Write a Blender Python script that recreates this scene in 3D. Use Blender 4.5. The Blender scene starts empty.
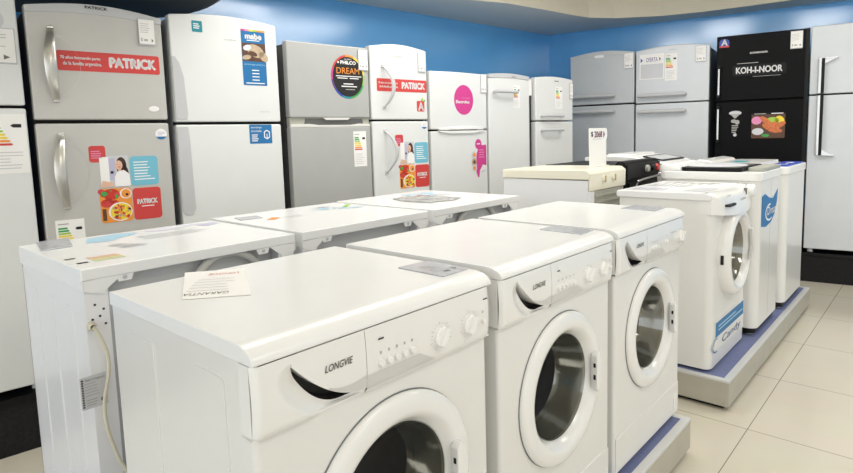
import bpy, bmesh, math, random
from mathutils import Vector, Matrix, Quaternion
random.seed(4)
C = bpy.context.scene.collection
PI = math.pi
# ------------------------------------------------------------------ camera
cam = bpy.data.objects.new('camera', bpy.data.cameras.new('camera'))
C.objects.link(cam)
rgt = Vector((0.65001662, -0.75950514, -0.02510652)); upv = Vector((0.09665123, 0.04985785, 0.99406878)); fwd = Vector((0.75374859, 0.6485878, -0.10581554))
cam.matrix_world = Matrix(((rgt.x, upv.x, -fwd.x, 0), (rgt.y, upv.y, -fwd.y, 0), (rgt.z, upv.z, -fwd.z, 1.32), (0, 0, 0, 1)))
cam.data.sensor_width = 36; cam.data.lens = 579.96 * 36 / 853
cam.data.shift_x = -(451.04 - 426.5) / 853; cam.data.shift_y = (196.38 - 236.5) / 853
cam.data.clip_start = 0.02
bpy.context.scene.camera = cam
# ------------------------------------------------------------------ world: daylight through the open shop front
w = bpy.data.worlds.new('World'); bpy.context.scene.world = w; w.use_nodes = True
bg = w.node_tree.nodes['Background']; bg.inputs[0].default_value = (0.94, 0.97, 1.0, 1); bg.inputs[1].default_value = 1.0
_n = w.node_tree; _tc = _n.nodes.new('ShaderNodeTexCoord'); _sx = _n.nodes.new('ShaderNodeSeparateXYZ'); _mr = _n.nodes.new('ShaderNodeMapRange')
_mr.inputs[1].default_value = 0.15; _mr.inputs[2].default_value = -0.85; _mr.inputs[3].default_value = 0.56; _mr.inputs[4].default_value = 1.7   # the glazed shop front is on the left (-x)
_n.links.new(_tc.outputs['Generated'], _sx.inputs[0]); _n.links.new(_sx.outputs[0], _mr.inputs[0]); _n.links.new(_mr.outputs[0], bg.inputs[1])
# ------------------------------------------------------------------ fluorescent ceiling lamps (in the raised ceiling)
def lamp(x, y, z, sx, sy, power, rz=0, col=(1.0, 0.99, 0.975)):
    l = bpy.data.lights.new('ceiling_lamp_light', 'AREA'); l.shape = 'RECTANGLE'; l.size = sx; l.size_y = sy; l.energy = power; l.color = col
    o = bpy.data.objects.new('ceiling_lamp_light', l); C.objects.link(o); o.location = (x, y, z); o.rotation_euler = (0, 0, rz)
    return o
LAMPS = [(1.2, -0.6), (4.3, -0.8), (1.2, 2.2), (2.6, 2.2), (3.9, 0.5), (3.8, 1.6), (1.2, -2.6), (3.6, -2.6)]
for lx, ly in LAMPS: lamp(lx, ly, 2.66, 1.2, 0.55, 15)
vs = bpy.context.scene.view_settings
vs.view_transform = 'Standard'; vs.look = 'None'; vs.gamma = 1; vs.use_curve_mapping = False; vs.exposure = 0.09

# ------------------------------------------------------------------ materials
M = {}
def s2l(c): return tuple(((v / 255) / 12.92 if v / 255 <= 0.04045 else ((v / 255 + 0.055) / 1.055) ** 2.4) for v in c)
def mat(name, rgb, rough=0.5, metal=0.0, coat=0.0, noise=0.02, scale=8, bump=0.0, bscale=60, emit=0, spec=0.5):
    m = bpy.data.materials.new(name); m.use_nodes = True; nt = m.node_tree; b = nt.nodes['Principled BSDF']
    c = s2l(rgb)
    b.inputs['Roughness'].default_value = rough; b.inputs['Metallic'].default_value = metal
    b.inputs['Coat Weight'].default_value = coat; b.inputs['Coat Roughness'].default_value = 0.06
    b.inputs['Specular IOR Level'].default_value = spec
    tc = nt.nodes.new('ShaderNodeTexCoord'); no = nt.nodes.new('ShaderNodeTexNoise'); no.inputs['Scale'].default_value = scale
    cr = nt.nodes.new('ShaderNodeValToRGB')
    cr.color_ramp.elements[0].position = 0.3; cr.color_ramp.elements[1].position = 0.7
    cr.color_ramp.elements[0].color = tuple(v * (1 - noise) for v in c) + (1,); cr.color_ramp.elements[1].color = tuple(min(1, v * (1 + noise)) for v in c) + (1,)
    nt.links.new(tc.outputs['Object'], no.inputs['Vector']); nt.links.new(no.outputs['Fac'], cr.inputs['Fac']); nt.links.new(cr.outputs['Color'], b.inputs['Base Color'])
    if bump:
        n2 = nt.nodes.new('ShaderNodeTexNoise'); n2.inputs['Scale'].default_value = bscale; bp = nt.nodes.new('ShaderNodeBump')
        bp.inputs['Strength'].default_value = bump; bp.inputs['Distance'].default_value = 0.01
        nt.links.new(tc.outputs['Object'], n2.inputs['Vector']); nt.links.new(n2.outputs['Fac'], bp.inputs['Height']); nt.links.new(bp.outputs['Normal'], b.inputs['Normal'])
    if emit:
        b.inputs['Emission Color'].default_value = c + (1,); b.inputs['Emission Strength'].default_value = emit
    M[name] = m; return m
mat('enamel', (230, 229, 224), 0.28, coat=0.3, noise=0.01)
mat('enamel_side', (234, 234, 234), 0.32, coat=0.2, noise=0.012)
mat('worktop', (239, 239, 237), 0.24, noise=0.01)
mat('white_plastic', (237, 236, 232), 0.22, coat=0.3, noise=0.01)
mat('knob_white', (241, 240, 236), 0.3, coat=0.3, noise=0.0)
mat('silver_print', (208, 207, 203), 0.35, noise=0.02)
mat('silver_plate', (222, 220, 214), 0.3, noise=0.02)
mat('grey_ink', (110, 105, 98), 0.5)
mat('light_ink', (176, 174, 168), 0.5)
mat('black_and_slot_shade', (22, 20, 20), 0.6)
mat('fridge_white', (226, 227, 224), 0.33, coat=0.2, noise=0.01, bump=0.03, bscale=250)
mat('fridge_side', (214, 217, 217), 0.4, noise=0.01)
mat('fridge_metal', (180, 180, 176), 0.4, metal=0.15, noise=0.02)
mat('fridge_silver', (196, 194, 188), 0.4, metal=0.15, noise=0.02, bump=0.03, bscale=250)
mat('fridge_steel', (196, 199, 200), 0.38, metal=0.12, noise=0.02)
mat('fridge_pale', (206, 209, 211), 0.36, metal=0.15, noise=0.02)
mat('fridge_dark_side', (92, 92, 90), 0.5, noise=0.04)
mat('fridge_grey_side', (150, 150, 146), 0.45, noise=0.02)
mat('fridge_black', (9, 9, 10), 0.45, coat=0.0, noise=0.05, spec=0.12)
mat('black_plastic', (12, 12, 13), 0.45, spec=0.25)
mat('gasket_black', (20, 19, 19), 0.8)
mat('chrome', (205, 205, 203), 0.22, metal=0.9, noise=0.01)
mat('champagne_metal', (206, 204, 196), 0.28, metal=0.75, noise=0.01)
mat('handle_grey', (196, 196, 196), 0.35, noise=0.02)
mat('carpet_black', (24, 23, 24), 0.95, noise=0.5, scale=60, bump=0.6, bscale=300)
mat('carpet_blue', (116, 124, 162), 0.95, noise=0.08, scale=80, bump=0.4, bscale=500)
mat('aluminium', (190, 186, 172), 0.45, metal=0.3, noise=0.05, scale=12)
mat('aluminium_rim', (218, 218, 216), 0.35, metal=0.3, noise=0.02)
mat('wall_blue', (100, 186, 252), 0.2, coat=1.0, noise=0.04, scale=3, bump=0.05, bscale=7, spec=0.75)
mat('wall_other', (206, 204, 198), 0.6, noise=0.02)
mat('soffit_white', (228, 228, 222), 0.55, noise=0.01, scale=2)
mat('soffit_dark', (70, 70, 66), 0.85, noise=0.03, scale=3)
mat('ceiling_cream', (232, 224, 204), 0.7, noise=0.02)
mat('grey_metal', (196, 197, 198), 0.45, metal=0.3, noise=0.03)
mat('hose_grey', (196, 195, 188), 0.5)
mat('cord_cream', (214, 208, 186), 0.5)
mat('paper', (243, 241, 236), 0.6, noise=0.01)
mat('paper_grey', (206, 206, 208), 0.4, noise=0.02)
mat('plastic_sleeve', (186, 188, 192), 0.2, noise=0.08, scale=30)
mat('film', (172, 172, 168), 0.15, noise=0.25, scale=25, bump=0.5, bscale=30)
mat('drum_steel', (60, 60, 62), 0.35, metal=0.8, noise=0.3, scale=90)
mat('drum_inner', (74, 74, 74), 0.35, metal=0.8, noise=0.2, scale=40)
mat('rubber_and_gap_shade', (120, 122, 122), 0.5)
mat('cream_enamel', (238, 233, 212), 0.35, coat=0.2, noise=0.01)
mat('vent_grey', (168, 168, 156), 0.5, noise=0.05)
mat('brass', (198, 180, 130), 0.35, metal=0.6)
mat('red', (208, 66, 62), 0.45, noise=0.02)
mat('red_dark', (170, 40, 36), 0.5)
mat('white_ink', (244, 242, 240), 0.5)
mat('pale_blue', (116, 188, 208), 0.45, noise=0.02)
mat('blue', (30, 112, 168), 0.45, noise=0.02)
mat('teal', (32, 140, 152), 0.45, noise=0.02)
mat('deep_blue', (44, 70, 170), 0.4, noise=0.04)
mat('pale_pink', (232, 196, 186))
mat('pale_orange', (238, 204, 150))
mat('pale_yellow', (236, 224, 160))
mat('pale_lime', (214, 224, 176))
mat('pale_lilac', (220, 220, 230))
mat('navy', (60, 76, 130), 0.5)
mat('sky_tint', (170, 208, 226), 0.45)
mat('lilac', (190, 186, 208), 0.5)
mat('magenta', (208, 62, 140), 0.45, noise=0.02)
mat('pink', (228, 140, 180), 0.5)
mat('purple', (100, 56, 132), 0.5)
mat('green', (58, 160, 76), 0.5)
mat('lime', (156, 200, 70), 0.5)
mat('yellow', (240, 214, 60), 0.5)
mat('orange', (238, 150, 52), 0.5)
mat('tomato', (200, 52, 34), 0.45, noise=0.15, scale=40)
mat('brown', (92, 62, 46), 0.6, noise=0.2, scale=60)
mat('tan', (190, 168, 140), 0.6, noise=0.15, scale=50)
mat('skin', (228, 184, 158), 0.6)
mat('hair', (70, 40, 32), 0.6)
mat('berry', (30, 24, 34), 0.4)
mat('sausage', (206, 112, 60), 0.4, noise=0.2, scale=60)
def tile_mat():
    m = bpy.data.materials.new('floor_tile'); m.use_nodes = True; nt = m.node_tree; b = nt.nodes['Principled BSDF']
    tc = nt.nodes.new('ShaderNodeTexCoord'); mp = nt.nodes.new('ShaderNodeMapping'); mp.inputs['Location'].default_value = (-2.67, -0.613, 0)
    br = nt.nodes.new('ShaderNodeTexBrick'); br.offset = 0; br.squash = 1
    br.inputs['Scale'].default_value = 1; br.inputs['Brick Width'].default_value = 0.645; br.inputs['Row Height'].default_value = 0.645
    br.inputs['Mortar Size'].default_value = 0.0022; br.inputs['Mortar Smooth'].default_value = 0.1; br.inputs['Bias'].default_value = -0.3
    br.inputs['Color1'].default_value = s2l((220, 212, 194)) + (1,); br.inputs['Color2'].default_value = s2l((215, 207, 188)) + (1,); br.inputs['Mortar'].default_value = s2l((150, 138, 118)) + (1,)
    no = nt.nodes.new('ShaderNodeTexNoise'); no.inputs['Scale'].default_value = 3; no.inputs['Detail'].default_value = 6
    mx = nt.nodes.new('ShaderNodeMixRGB'); mx.blend_type = 'MULTIPLY'; mx.inputs[0].default_value = 0.12
    nt.links.new(tc.outputs['Object'], mp.inputs[0]); nt.links.new(mp.outputs[0], br.inputs[0]); nt.links.new(tc.outputs['Object'], no.inputs[0])
    nt.links.new(br.outputs[0], mx.inputs[1]); nt.links.new(no.outputs[1], mx.inputs[2]); nt.links.new(mx.outputs[0], b.inputs['Base Color'])
    b.inputs['Roughness'].default_value = 0.16
    M['floor_tile'] = m
tile_mat()
M['wall_blue'].node_tree.nodes['Principled BSDF'].inputs['Coat Roughness'].default_value = 0.17; M['wall_blue'].node_tree.nodes['Principled BSDF'].inputs['Coat IOR'].default_value = 1.8
def glass_mat(name, tint, amount, rough=0.03):
    m = bpy.data.materials.new(name); m.use_nodes = True; nt = m.node_tree; nt.nodes.clear()
    out = nt.nodes.new('ShaderNodeOutputMaterial'); tr = nt.nodes.new('ShaderNodeBsdfTransparent'); gl = nt.nodes.new('ShaderNodeBsdfPrincipled')
    tr.inputs[0].default_value = s2l(tint) + (1,); gl.inputs['Base Color'].default_value = s2l(tint) + (1,); gl.inputs['Roughness'].default_value = rough; gl.inputs['Metallic'].default_value = 0.0
    gl.inputs['Specular IOR Level'].default_value = 0.9
    fr = nt.nodes.new('ShaderNodeFresnel'); fr.inputs[0].default_value = 1.5; ad = nt.nodes.new('ShaderNodeMath'); ad.operation = 'ADD'; ad.inputs[1].default_value = amount; ad.use_clamp = True
    mx = nt.nodes.new('ShaderNodeMixShader'); nt.links.new(fr.outputs[0], ad.inputs[0]); nt.links.new(ad.outputs[0], mx.inputs[0]); nt.links.new(tr.outputs[0], mx.inputs[1]); nt.links.new(gl.outputs[0], mx.inputs[2]); nt.links.new(mx.outputs[0], out.inputs[0])
    M[name] = m
glass_mat('door_glass', (130, 132, 134), 0.05)
glass_mat('bowl_glass', (172, 172, 164), 0.5, 0.10)
M['bowl_glass'].node_tree.nodes['Principled BSDF'].inputs['Metallic'].default_value = 0.85
glass_mat('clear_film', (235, 238, 240), 0.35, 0.1)

# ------------------------------------------------------------------ mesh builder
_txt = {}
def text_geo(s):
    if s in _txt: return _txt[s]
    cu = bpy.data.curves.new('t', 'FONT'); cu.body = s; cu.size = 1; cu.resolution_u = 3
    o = bpy.data.objects.new('t', cu); C.objects.link(o); dg = bpy.context.evaluated_depsgraph_get(); dg.update()
    me = bpy.data.meshes.new_from_object(o.evaluated_get(dg))
    V = [tuple(v.co)[:2] for v in me.vertices]; F = [tuple(p.vertices) for p in me.polygons]
    bpy.data.objects.remove(o); bpy.data.meshes.remove(me)
    _txt[s] = (V, F); return _txt[s]
class MB:
    def __init__(s, z0=0.0): s.v = []; s.f = []; s.m = []; s.mats = []; s.z0 = z0; s.T = None
    def mi(s, m):
        if m not in s.mats: s.mats.append(m)
        return s.mats.index(m)
    def add(s, V, F, m):
        n = len(s.v)
        for p in V:
            p = Vector(p)
            if s.T: p = s.T @ p
            s.v.append((p.x, p.y, p.z - s.z0))
        k = s.mi(m)
        for f in F: s.f.append(tuple(i + n for i in f)); s.m.append(k)
        return s
    def bm(s, b, m):
        b.verts.ensure_lookup_table(); b.verts.index_update()
        V = [tuple(v.co) for v in b.verts]; F = [tuple(v.index for v in f.verts) for f in b.faces]
        b.free(); return s.add(V, F, m)
    def box(s, x0, x1, y0, y1, z0, z1, m, bev=0.0, seg=2):
        return s.prism([(x0, z0), (x1, z0), (x1, z1), (x0, z1)], 'y', y0, y1, m, bev, seg)
    def prism(s, poly, ax, a0, a1, m, bev=0.0, seg=2):
        b = bmesh.new()
        def P(p, a): return {'y': (p[0], a, p[1]), 'x': (a, p[0], p[1]), 'z': (p[0], p[1], a)}[ax]
        A = [b.verts.new(P(p, a0)) for p in poly]; B = [b.verts.new(P(p, a1)) for p in poly]
        n = len(poly); b.faces.new(A); b.faces.new(B[::-1])
        for i in range(n): b.faces.new((A[i], B[i], B[(i + 1) % n], A[(i + 1) % n]))
        bmesh.ops.recalc_face_normals(b, faces=b.faces[:])
        if bev:
            ed = [e for e in b.edges if e.calc_face_angle(0) > 0.5]
            bmesh.ops.bevel(b, geom=ed, offset=bev, segments=seg, profile=0.5, affect='EDGES', clamp_overlap=True)
        return s.bm(b, m)
    def lathe(s, prof, c, ax, m, seg=40, sx=1, cap0=False, cap1=False):
        V = []; F = []
        for r, t in prof:
            for k in range(seg):
                a = 2 * PI * k / seg; u = r * math.cos(a) * sx; w_ = r * math.sin(a)
                V.append({'y': (c[0] + u, c[1] + t, c[2] + w_), 'z': (c[0] + u, c[1] + w_, c[2] + t), 'x': (c[0] + t, c[1] + u, c[2] + w_)}[ax])
        n = len(prof)
        for i in range(n - 1):
            for k in range(seg):
                k2 = (k + 1) % seg; F.append((i * seg + k, i * seg + k2, (i + 1) * seg + k2, (i + 1) * seg + k))
        if cap0: F.append(tuple(range(seg)))
        if cap1: F.append(tuple((n - 1) * seg + k for k in range(seg))[::-1])
        return s.add(V, F, m)
    def tube(s, pts, r, m, seg=10, sub=6, flat=1.0):
        P = [Vector(p) for p in pts]; Q = []
        if sub > 1 and len(P) > 2:
            for i in range(len(P) - 1):
                p0 = P[max(i - 1, 0)]; p1 = P[i]; p2 = P[i + 1]; p3 = P[min(i + 2, len(P) - 1)]
                for k in range(sub):
                    t = k / sub
                    Q.append(0.5 * ((2 * p1) + (-p0 + p2) * t + (2 * p0 - 5 * p1 + 4 * p2 - p3) * t * t + (-p0 + 3 * p1 - 3 * p2 + p3) * t ** 3))
            Q.append(P[-1])
        else: Q = P
        V = []; F = []; n = len(Q); up = None
        for i, q in enumerate(Q):
            d = (Q[min(i + 1, n - 1)] - Q[max(i - 1, 0)]).normalized()
            if up is None: up = Vector((0, 0, 1)) if abs(d.z) < 0.9 else Vector((1, 0, 0))
            x = d.cross(up).normalized(); up = x.cross(d).normalized()
            rr = r[i * (len(r) - 1) // max(1, n - 1)] if isinstance(r, (list, tuple)) else r
            for k in range(seg):
                a = 2 * PI * k / seg; V.append(q + x * math.cos(a) * rr * flat + up * math.sin(a) * rr)
        for i in range(n - 1):
            for k in range(seg):
                k2 = (k + 1) % seg; F.append((i * seg + k, i * seg + k2, (i + 1) * seg + k2, (i + 1) * seg + k))
        F.append(tuple(range(seg))[::-1]); F.append(tuple((n - 1) * seg + k for k in range(seg)))
        return s.add(V, F, m)
    # flat print: everything below draws on the local plane y = const, facing -y
    def poly(s, pts, y, m): return s.add([(p[0], y, p[1]) for p in pts], [tuple(range(len(pts)))], m)
    def rect(s, x0, z0, x1, z1, y, m, r=0.0):
        if not r: return s.poly([(x0, z0), (x1, z0), (x1, z1), (x0, z1)], y, m)
        return s.poly(rrect(x0, z0, x1, z1, r), y, m)
    def ell(s, cx, cz, rx, rz, y, m, n=20, a=0.0):
        P = []
        for k in range(n):
            t = 2 * PI * k / n; u = rx * math.cos(t); v = rz * math.sin(t)
            P.append((cx + u * math.cos(a) - v * math.sin(a), cz + u * math.sin(a) + v * math.cos(a)))
        return s.poly(P, y, m)
    def text(s, t, x0, z0, x1, z1, y, m, flip=False, skew=0.0, bold=0):
        V, F = text_geo(t); xs = [p[0] for p in V]; zs = [p[1] for p in V]
        a, b_, c, d = min(xs), max(xs), min(zs), max(zs)
        out = []
        for p in V:
            u = (p[0] - a) / (b_ - a); v = (p[1] - c) / (d - c)
            if flip: u = 1 - u; v = 1 - v
            out.append((x0 + u * (x1 - x0) + skew * v * (z1 - z0), y, z0 + v * (z1 - z0)))
        s.add(out, F, m)
        if bold:
            for dx, dz in ((bold, 0), (-bold, 0), (0, bold), (0, -bold)):
                s.add([(q[0] + dx, q[1] - 0.00005, q[2] + dz) for q in out], F, m)
        return s
    def lines(s, x0, z0, x1, z1, n, y, m, fill=0.35, seed=1):
        R = random.Random(seed); h = (z1 - z0) / n
        for i in range(n):
            e = x0 + (x1 - x0) * R.uniform(0.6, 1); z = z1 - (i + 1) * h
            s.rect(x0, z + h * 0.5 * (1 - fill), e, z + h * 0.5 * (1 + fill), y, m)
        return s
    def build(s, name, parent=None, sharp=32, wn=True):
        me = bpy.data.meshes.new(name); me.from_pydata(s.v, [], s.f)
        for m in s.mats: me.materials.append(M[m])
        for p, k in zip(me.polygons, s.m): p.material_index = k; p.use_smooth = True
        me.update(); me.set_sharp_from_angle(angle=math.radians(sharp))
        o = bpy.data.objects.new(name, me); C.objects.link(o); o.parent = parent
        if wn:
            md = o.modifiers.new('wn', 'WEIGHTED_NORMAL'); md.keep_sharp = True
        return o
def rrect(x0, z0, x1, z1, r, n=5):
    P = []
    for cx, cz, a in ((x1 - r, z0 + r, -90), (x1 - r, z1 - r, 0), (x0 + r, z1 - r, 90), (x0 + r, z0 + r, 180)):
        for k in range(n + 1):
            t = math.radians(a + 90 * k / n); P.append((cx + r * math.cos(t), cz + r * math.sin(t)))
    return P
def thing(name, label, cat, loc, rz=0.0, group=None):
    o = bpy.data.objects.new(name, None); C.objects.link(o); o.empty_display_size = 0.1
    o.location = loc; o.rotation_euler = (0, 0, rz); return tag(o, label, cat, group)
def tag(o, label, cat, group=None):
    o['label'] = label; o['category'] = cat
    if group: o['group'] = group
    return o
def struct(o): o['kind'] = 'structure'; return o
def dup(root, loc, rz, label, group=None):
    r = root.copy(); C.objects.link(r); r.location = loc; r.rotation_euler = (0, 0, rz); r['label'] = label
    if group: r['group'] = group
    for ch in list(root.children):
        c = ch.copy(); C.objects.link(c); c.parent = r
        for g in list(ch.children):
            d = g.copy(); C.objects.link(d); d.parent = c
    return r
def sticker(parent, base_mb_fn, z0, name='sticker', ink=None):
    b = MB(z0); base_mb_fn(b); o = b.build(name, parent, wn=False)
    if ink:
        i = MB(z0); ink(i); i.build('lettering', o, wn=False)
    return o

# ================================================================== SETTING
AL = math.radians(-5.6)                              # left wall direction
AR = math.radians(99.6)                              # right wall direction
K = Vector((6.0, 3.6, 0))                            # room corner
dL = Vector((math.cos(AL), math.sin(AL), 0)); dR = Vector((-math.cos(AR), -math.sin(AR), 0))
nL = Vector((-dL.y, dL.x, 0)); nR = Vector((-dR.y, dR.x, 0))   # outward normals
HC = 2.44; HU = 2.72
P1 = K - dL * 9.0; P2 = K + dR * 8.0
def slab(name, pts, z0, z1, m):
    b = MB(); b.prism([(p[0], p[1]) for p in pts], 'z', z0, z1, m); return struct(b.build(name, wn=False))
slab('floor', [P1 + nL * .1, K + nL * .1 + nR * .1, P2 + nR * .1, (P2.x + .1, -5, 0), (P1.x, -5, 0)], -0.08, 0, 'floor_tile')
slab('wall_left', [P1, K, K + nL * .12, P1 + nL * .12], 0, HU, 'wall_blue')
slab('wall_right', [K, P2, P2 + nR * .12, K + nR * .12], 0, HU, 'wall_blue')
# lowered perimeter soffit with a raised recess; inner edge follows a curve
inner = [(-2.95, 3.95), (0.5, 3.62), (2.6, 3.36), (3.4, 3.22), (3.93, 3.12), (4.25, 2.98), (4.68, 2.9), (5.16, 2.83), (5.4, 2.78), (5.62, 2.62), (5.87, 2.25), (5.98, 1.9), (6.03, 1.5), (6.1, 0.7), (6.25, -1.0), (6.55, -4.0)]
outer = []
for p in inner:
    v = Vector((p[0], p[1], 0))
    # push to the nearer wall
    tl = (v - K).dot(nL); tr = (v - K).dot(nR)
    if p[0] < 5.2: outer.append(tuple((v - nL * tl))[:2])
    elif p[1] > 2.4: outer.append((K.x, K.y))
    else: outer.append(tuple((v - nR * tr))[:2])
b = MB(); n = len(inner)
for i in range(n - 1):
    A = [inner[i], inner[i + 1], outer[i + 1], outer[i]]
    b.add([(p[0], p[1], HC) for p in A], [(0, 1, 2, 3)], 'soffit_white')
    b.add([(*inner[i], HC), (*inner[i + 1], HC), (*inner[i + 1], HU), (*inner[i], HU)], [(0, 1, 2, 3)], 'ceiling_cream')
    b.add([(p[0], p[1], HC + .02) for p in A], [(3, 2, 1, 0)], 'soffit_white')
struct(b.build('trim_1', wn=False))
slab('ceiling', [P1, K, P2, (P2.x, -5, 0), (P1.x, -5, 0)], HU, HU + .08, 'ceiling_cream')
# rounded dropped bulkhead against the left wall
b = MB()
cx_, cy_ = 0.84, 3.42
for (r, z) in (): pass
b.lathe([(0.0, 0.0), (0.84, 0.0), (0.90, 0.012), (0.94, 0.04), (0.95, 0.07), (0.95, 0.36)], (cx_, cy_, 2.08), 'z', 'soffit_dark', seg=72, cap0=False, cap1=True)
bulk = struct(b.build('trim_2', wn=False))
for i, (lx, ly) in enumerate(LAMPS):
    t = thing('ceiling_lamp', 'fluorescent ceiling lamp with a white tray in the raised ceiling', 'lamp', (lx, ly, 2.67), 0, 'fluorescent ceiling lamps')
    MB().box(-.63, .63, -.30, .30, 0.0, .05, 'white_plastic', .01).build('lamp_tray', t)

# black carpeted plinths under the fridges
LA = math.radians(-6.5); FL = Vector((0.65, 2.97, 0)); uL = Vector((math.cos(LA), math.sin(LA), 0)); vL = Vector((-uL.y, uL.x, 0))
RA = math.radians(98.5); FR = Vector((5.63, 0.89, 0)); uR = Vector((math.cos(RA), math.sin(RA), 0)); vR = Vector((uR.y, -uR.x, 0))
BZ = 0.25
def plinth(F, u, s0, s1, ang, label, flip):
    t = thing('display_plinth', label, 'plinth', tuple(F + u * (s0 + s1) / 2), ang)
    h = (s1 - s0) / 2
    m = MB(); m.box(-h, h, 0.0, 0.66, 0.0, BZ - .03, 'carpet_black'); m.build('carpet_skirt', t)
    MB().box(-h - .005, h + .005, -.006, 0.665, BZ - .03, BZ - .001, 'black_plastic', .003).build('top_board', t)
    return t
plinth(FL, uL, -2.0, 4.05, LA, 'long black carpeted plinth under the fridges along the left wall', 1)
plinth(FR, uR, -1.5, 2.1, RA - PI, 'black carpeted plinth under the fridges along the right wall', 1)

# blue-topped display platforms
def platform(x0, x1, y0, y1, label):
    t = thing('display_platform', label, 'platform', ((x0 + x1) / 2, (y0 + y1) / 2, 0))
    hx = (x1 - x0) / 2; hy = (y1 - y0) / 2
    MB().box(-hx + .03, hx - .03, -hy + .03, hy - .03, 0, .03, 'black_plastic').build('base', t)
    m = MB(); e = .022
    for a in ((-hx, hx, -hy, -hy + e), (-hx, hx, hy - e, hy), (-hx, -hx + e, -hy + e, hy - e), (hx - e, hx, -hy + e, hy - e)):
        m.box(a[0], a[1], a[2], a[3], .022, .138, 'aluminium', .001)
    m.build('fascia', t)
    m = MB()
    for a in ((-hx - .002, hx + .002, -hy - .002, -hy + .03), (-hx - .002, hx + .002, hy - .03, hy + .002), (-hx - .002, -hx + .03, -hy + .03, hy - .03), (hx - .03, hx + .002, -hy + .03, hy - .03)):
        m.box(a[0], a[1], a[2], a[3], .138, .15, 'aluminium_rim', .002)
    m.build('edge_trim', t)
    MB().box(-hx + .03, hx - .03, -hy + .03, hy - .03, .03, .149, 'carpet_blue').build('carpet_top', t)
    return t
platform(0.30, 2.325, 0.745, 2.36, 'long aluminium-edged blue platform under the front group of washing machines')
platform(2.78, 4.81, 0.722, 2.02, 'aluminium-edged blue platform under the cookers and the machines at right')
PZ = 0.151

# ================================================================== FRONT WASHING MACHINES
FY = -0.285; BY = -0.272
def door_set(t, cx, cz, k=1.0, byy=BY, grey=False):
    d = MB()
    prof = [(.209, .002), (.212, -.006), (.209, -.013), (.200, -.018), (.188, -.0205), (.176, -.0205), (.166, -.018), (.157, -.008), (.149, .002), (.144, .012)]
    d.lathe([(r * k, q) for r, q in prof], (cx, byy, cz), 'y', 'white_plastic', 64)
    d.lathe([(.2135 * k, -.0008), (.2085 * k, -.0012)], (cx, byy, cz), 'y', 'rubber_and_gap_shade', 64)  # thin grey ring added to paint the shadow gap round the door
    door = d.build('door', t, 60)
    g = MB(); g.lathe([(r * k, q) for r, q in ((.145, .004), (.142, .015), (.134, .045), (.125, .075), (.117, .092))], (cx, byy, cz), 'y', 'bowl_glass', 48)
    g.lathe([(r * k, q) for r, q in ((.117, .092), (.10, .103), (.07, .110), (.02, .113), (.0005, .113))], (cx, byy, cz), 'y', 'door_glass', 48); g.build('door_glass', door, 60)
    h = MB(); hh = .062 * k
    P = []
    for i in range(13):
        a = -1 + i / 6; P.append((cx + .158 * k + .020 * math.sqrt(max(0, 1 - a * a)) , cz + a * hh))
    P = [(cx + .158 * k, cz - hh), (cx + .158 * k, cz + hh)][::-1] + P if False else P + [(cx + .144 * k, cz + hh * .8), (cx + .144 * k, cz - hh * .8)]
    h.prism(P, 'y', byy - .037, byy - .014, 'white_plastic', .004, 2)
    h.box(cx + .143 * k, cx + .1445 * k, byy - .031, byy - .024, cz - hh * .36, cz - hh * .12, 'black_and_slot_shade'); h.box(cx + .143 * k, cx + .1445 * k, byy - .031, byy - .024, cz + hh * .24, cz + hh * .44, 'black_and_slot_shade')
    h.build('door_handle', door)
    q = MB(); q.lathe([(r * k, y) for r, y in ((.18, .01), (.165, .03), (.15, .05), (.155, .07), (.14, .09), (.19, .10))], (cx, byy, cz), 'y', 'rubber_and_gap_shade', 40); q.build('door_gasket', t, 60)
    q = MB(); q.lathe([(r * k, y) for r, y in ((.19, .10), (.20, .13), (.205, .30), (.19, .42))], (cx, byy, cz), 'y', 'drum_inner', 40)
    q.lathe([(.19 * k, .42), (.1, .415), (.04, .40), (.0005, .40)], (cx, byy, cz), 'y', 'drum_steel', 40)
    for a in (0.5, 2.6, 4.7):
        q.prism([(cx + .19 * k * math.cos(a - .12), cz + .19 * k * math.sin(a - .12)), (cx + .14 * k * math.cos(a), cz + .14 * k * math.sin(a)), (cx + .19 * k * math.cos(a + .12), cz + .19 * k * math.sin(a + .12))], 'y', byy + .14, byy + .40, 'drum_inner', .006)
    q.build('drum', t, 50)
    return door
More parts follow.
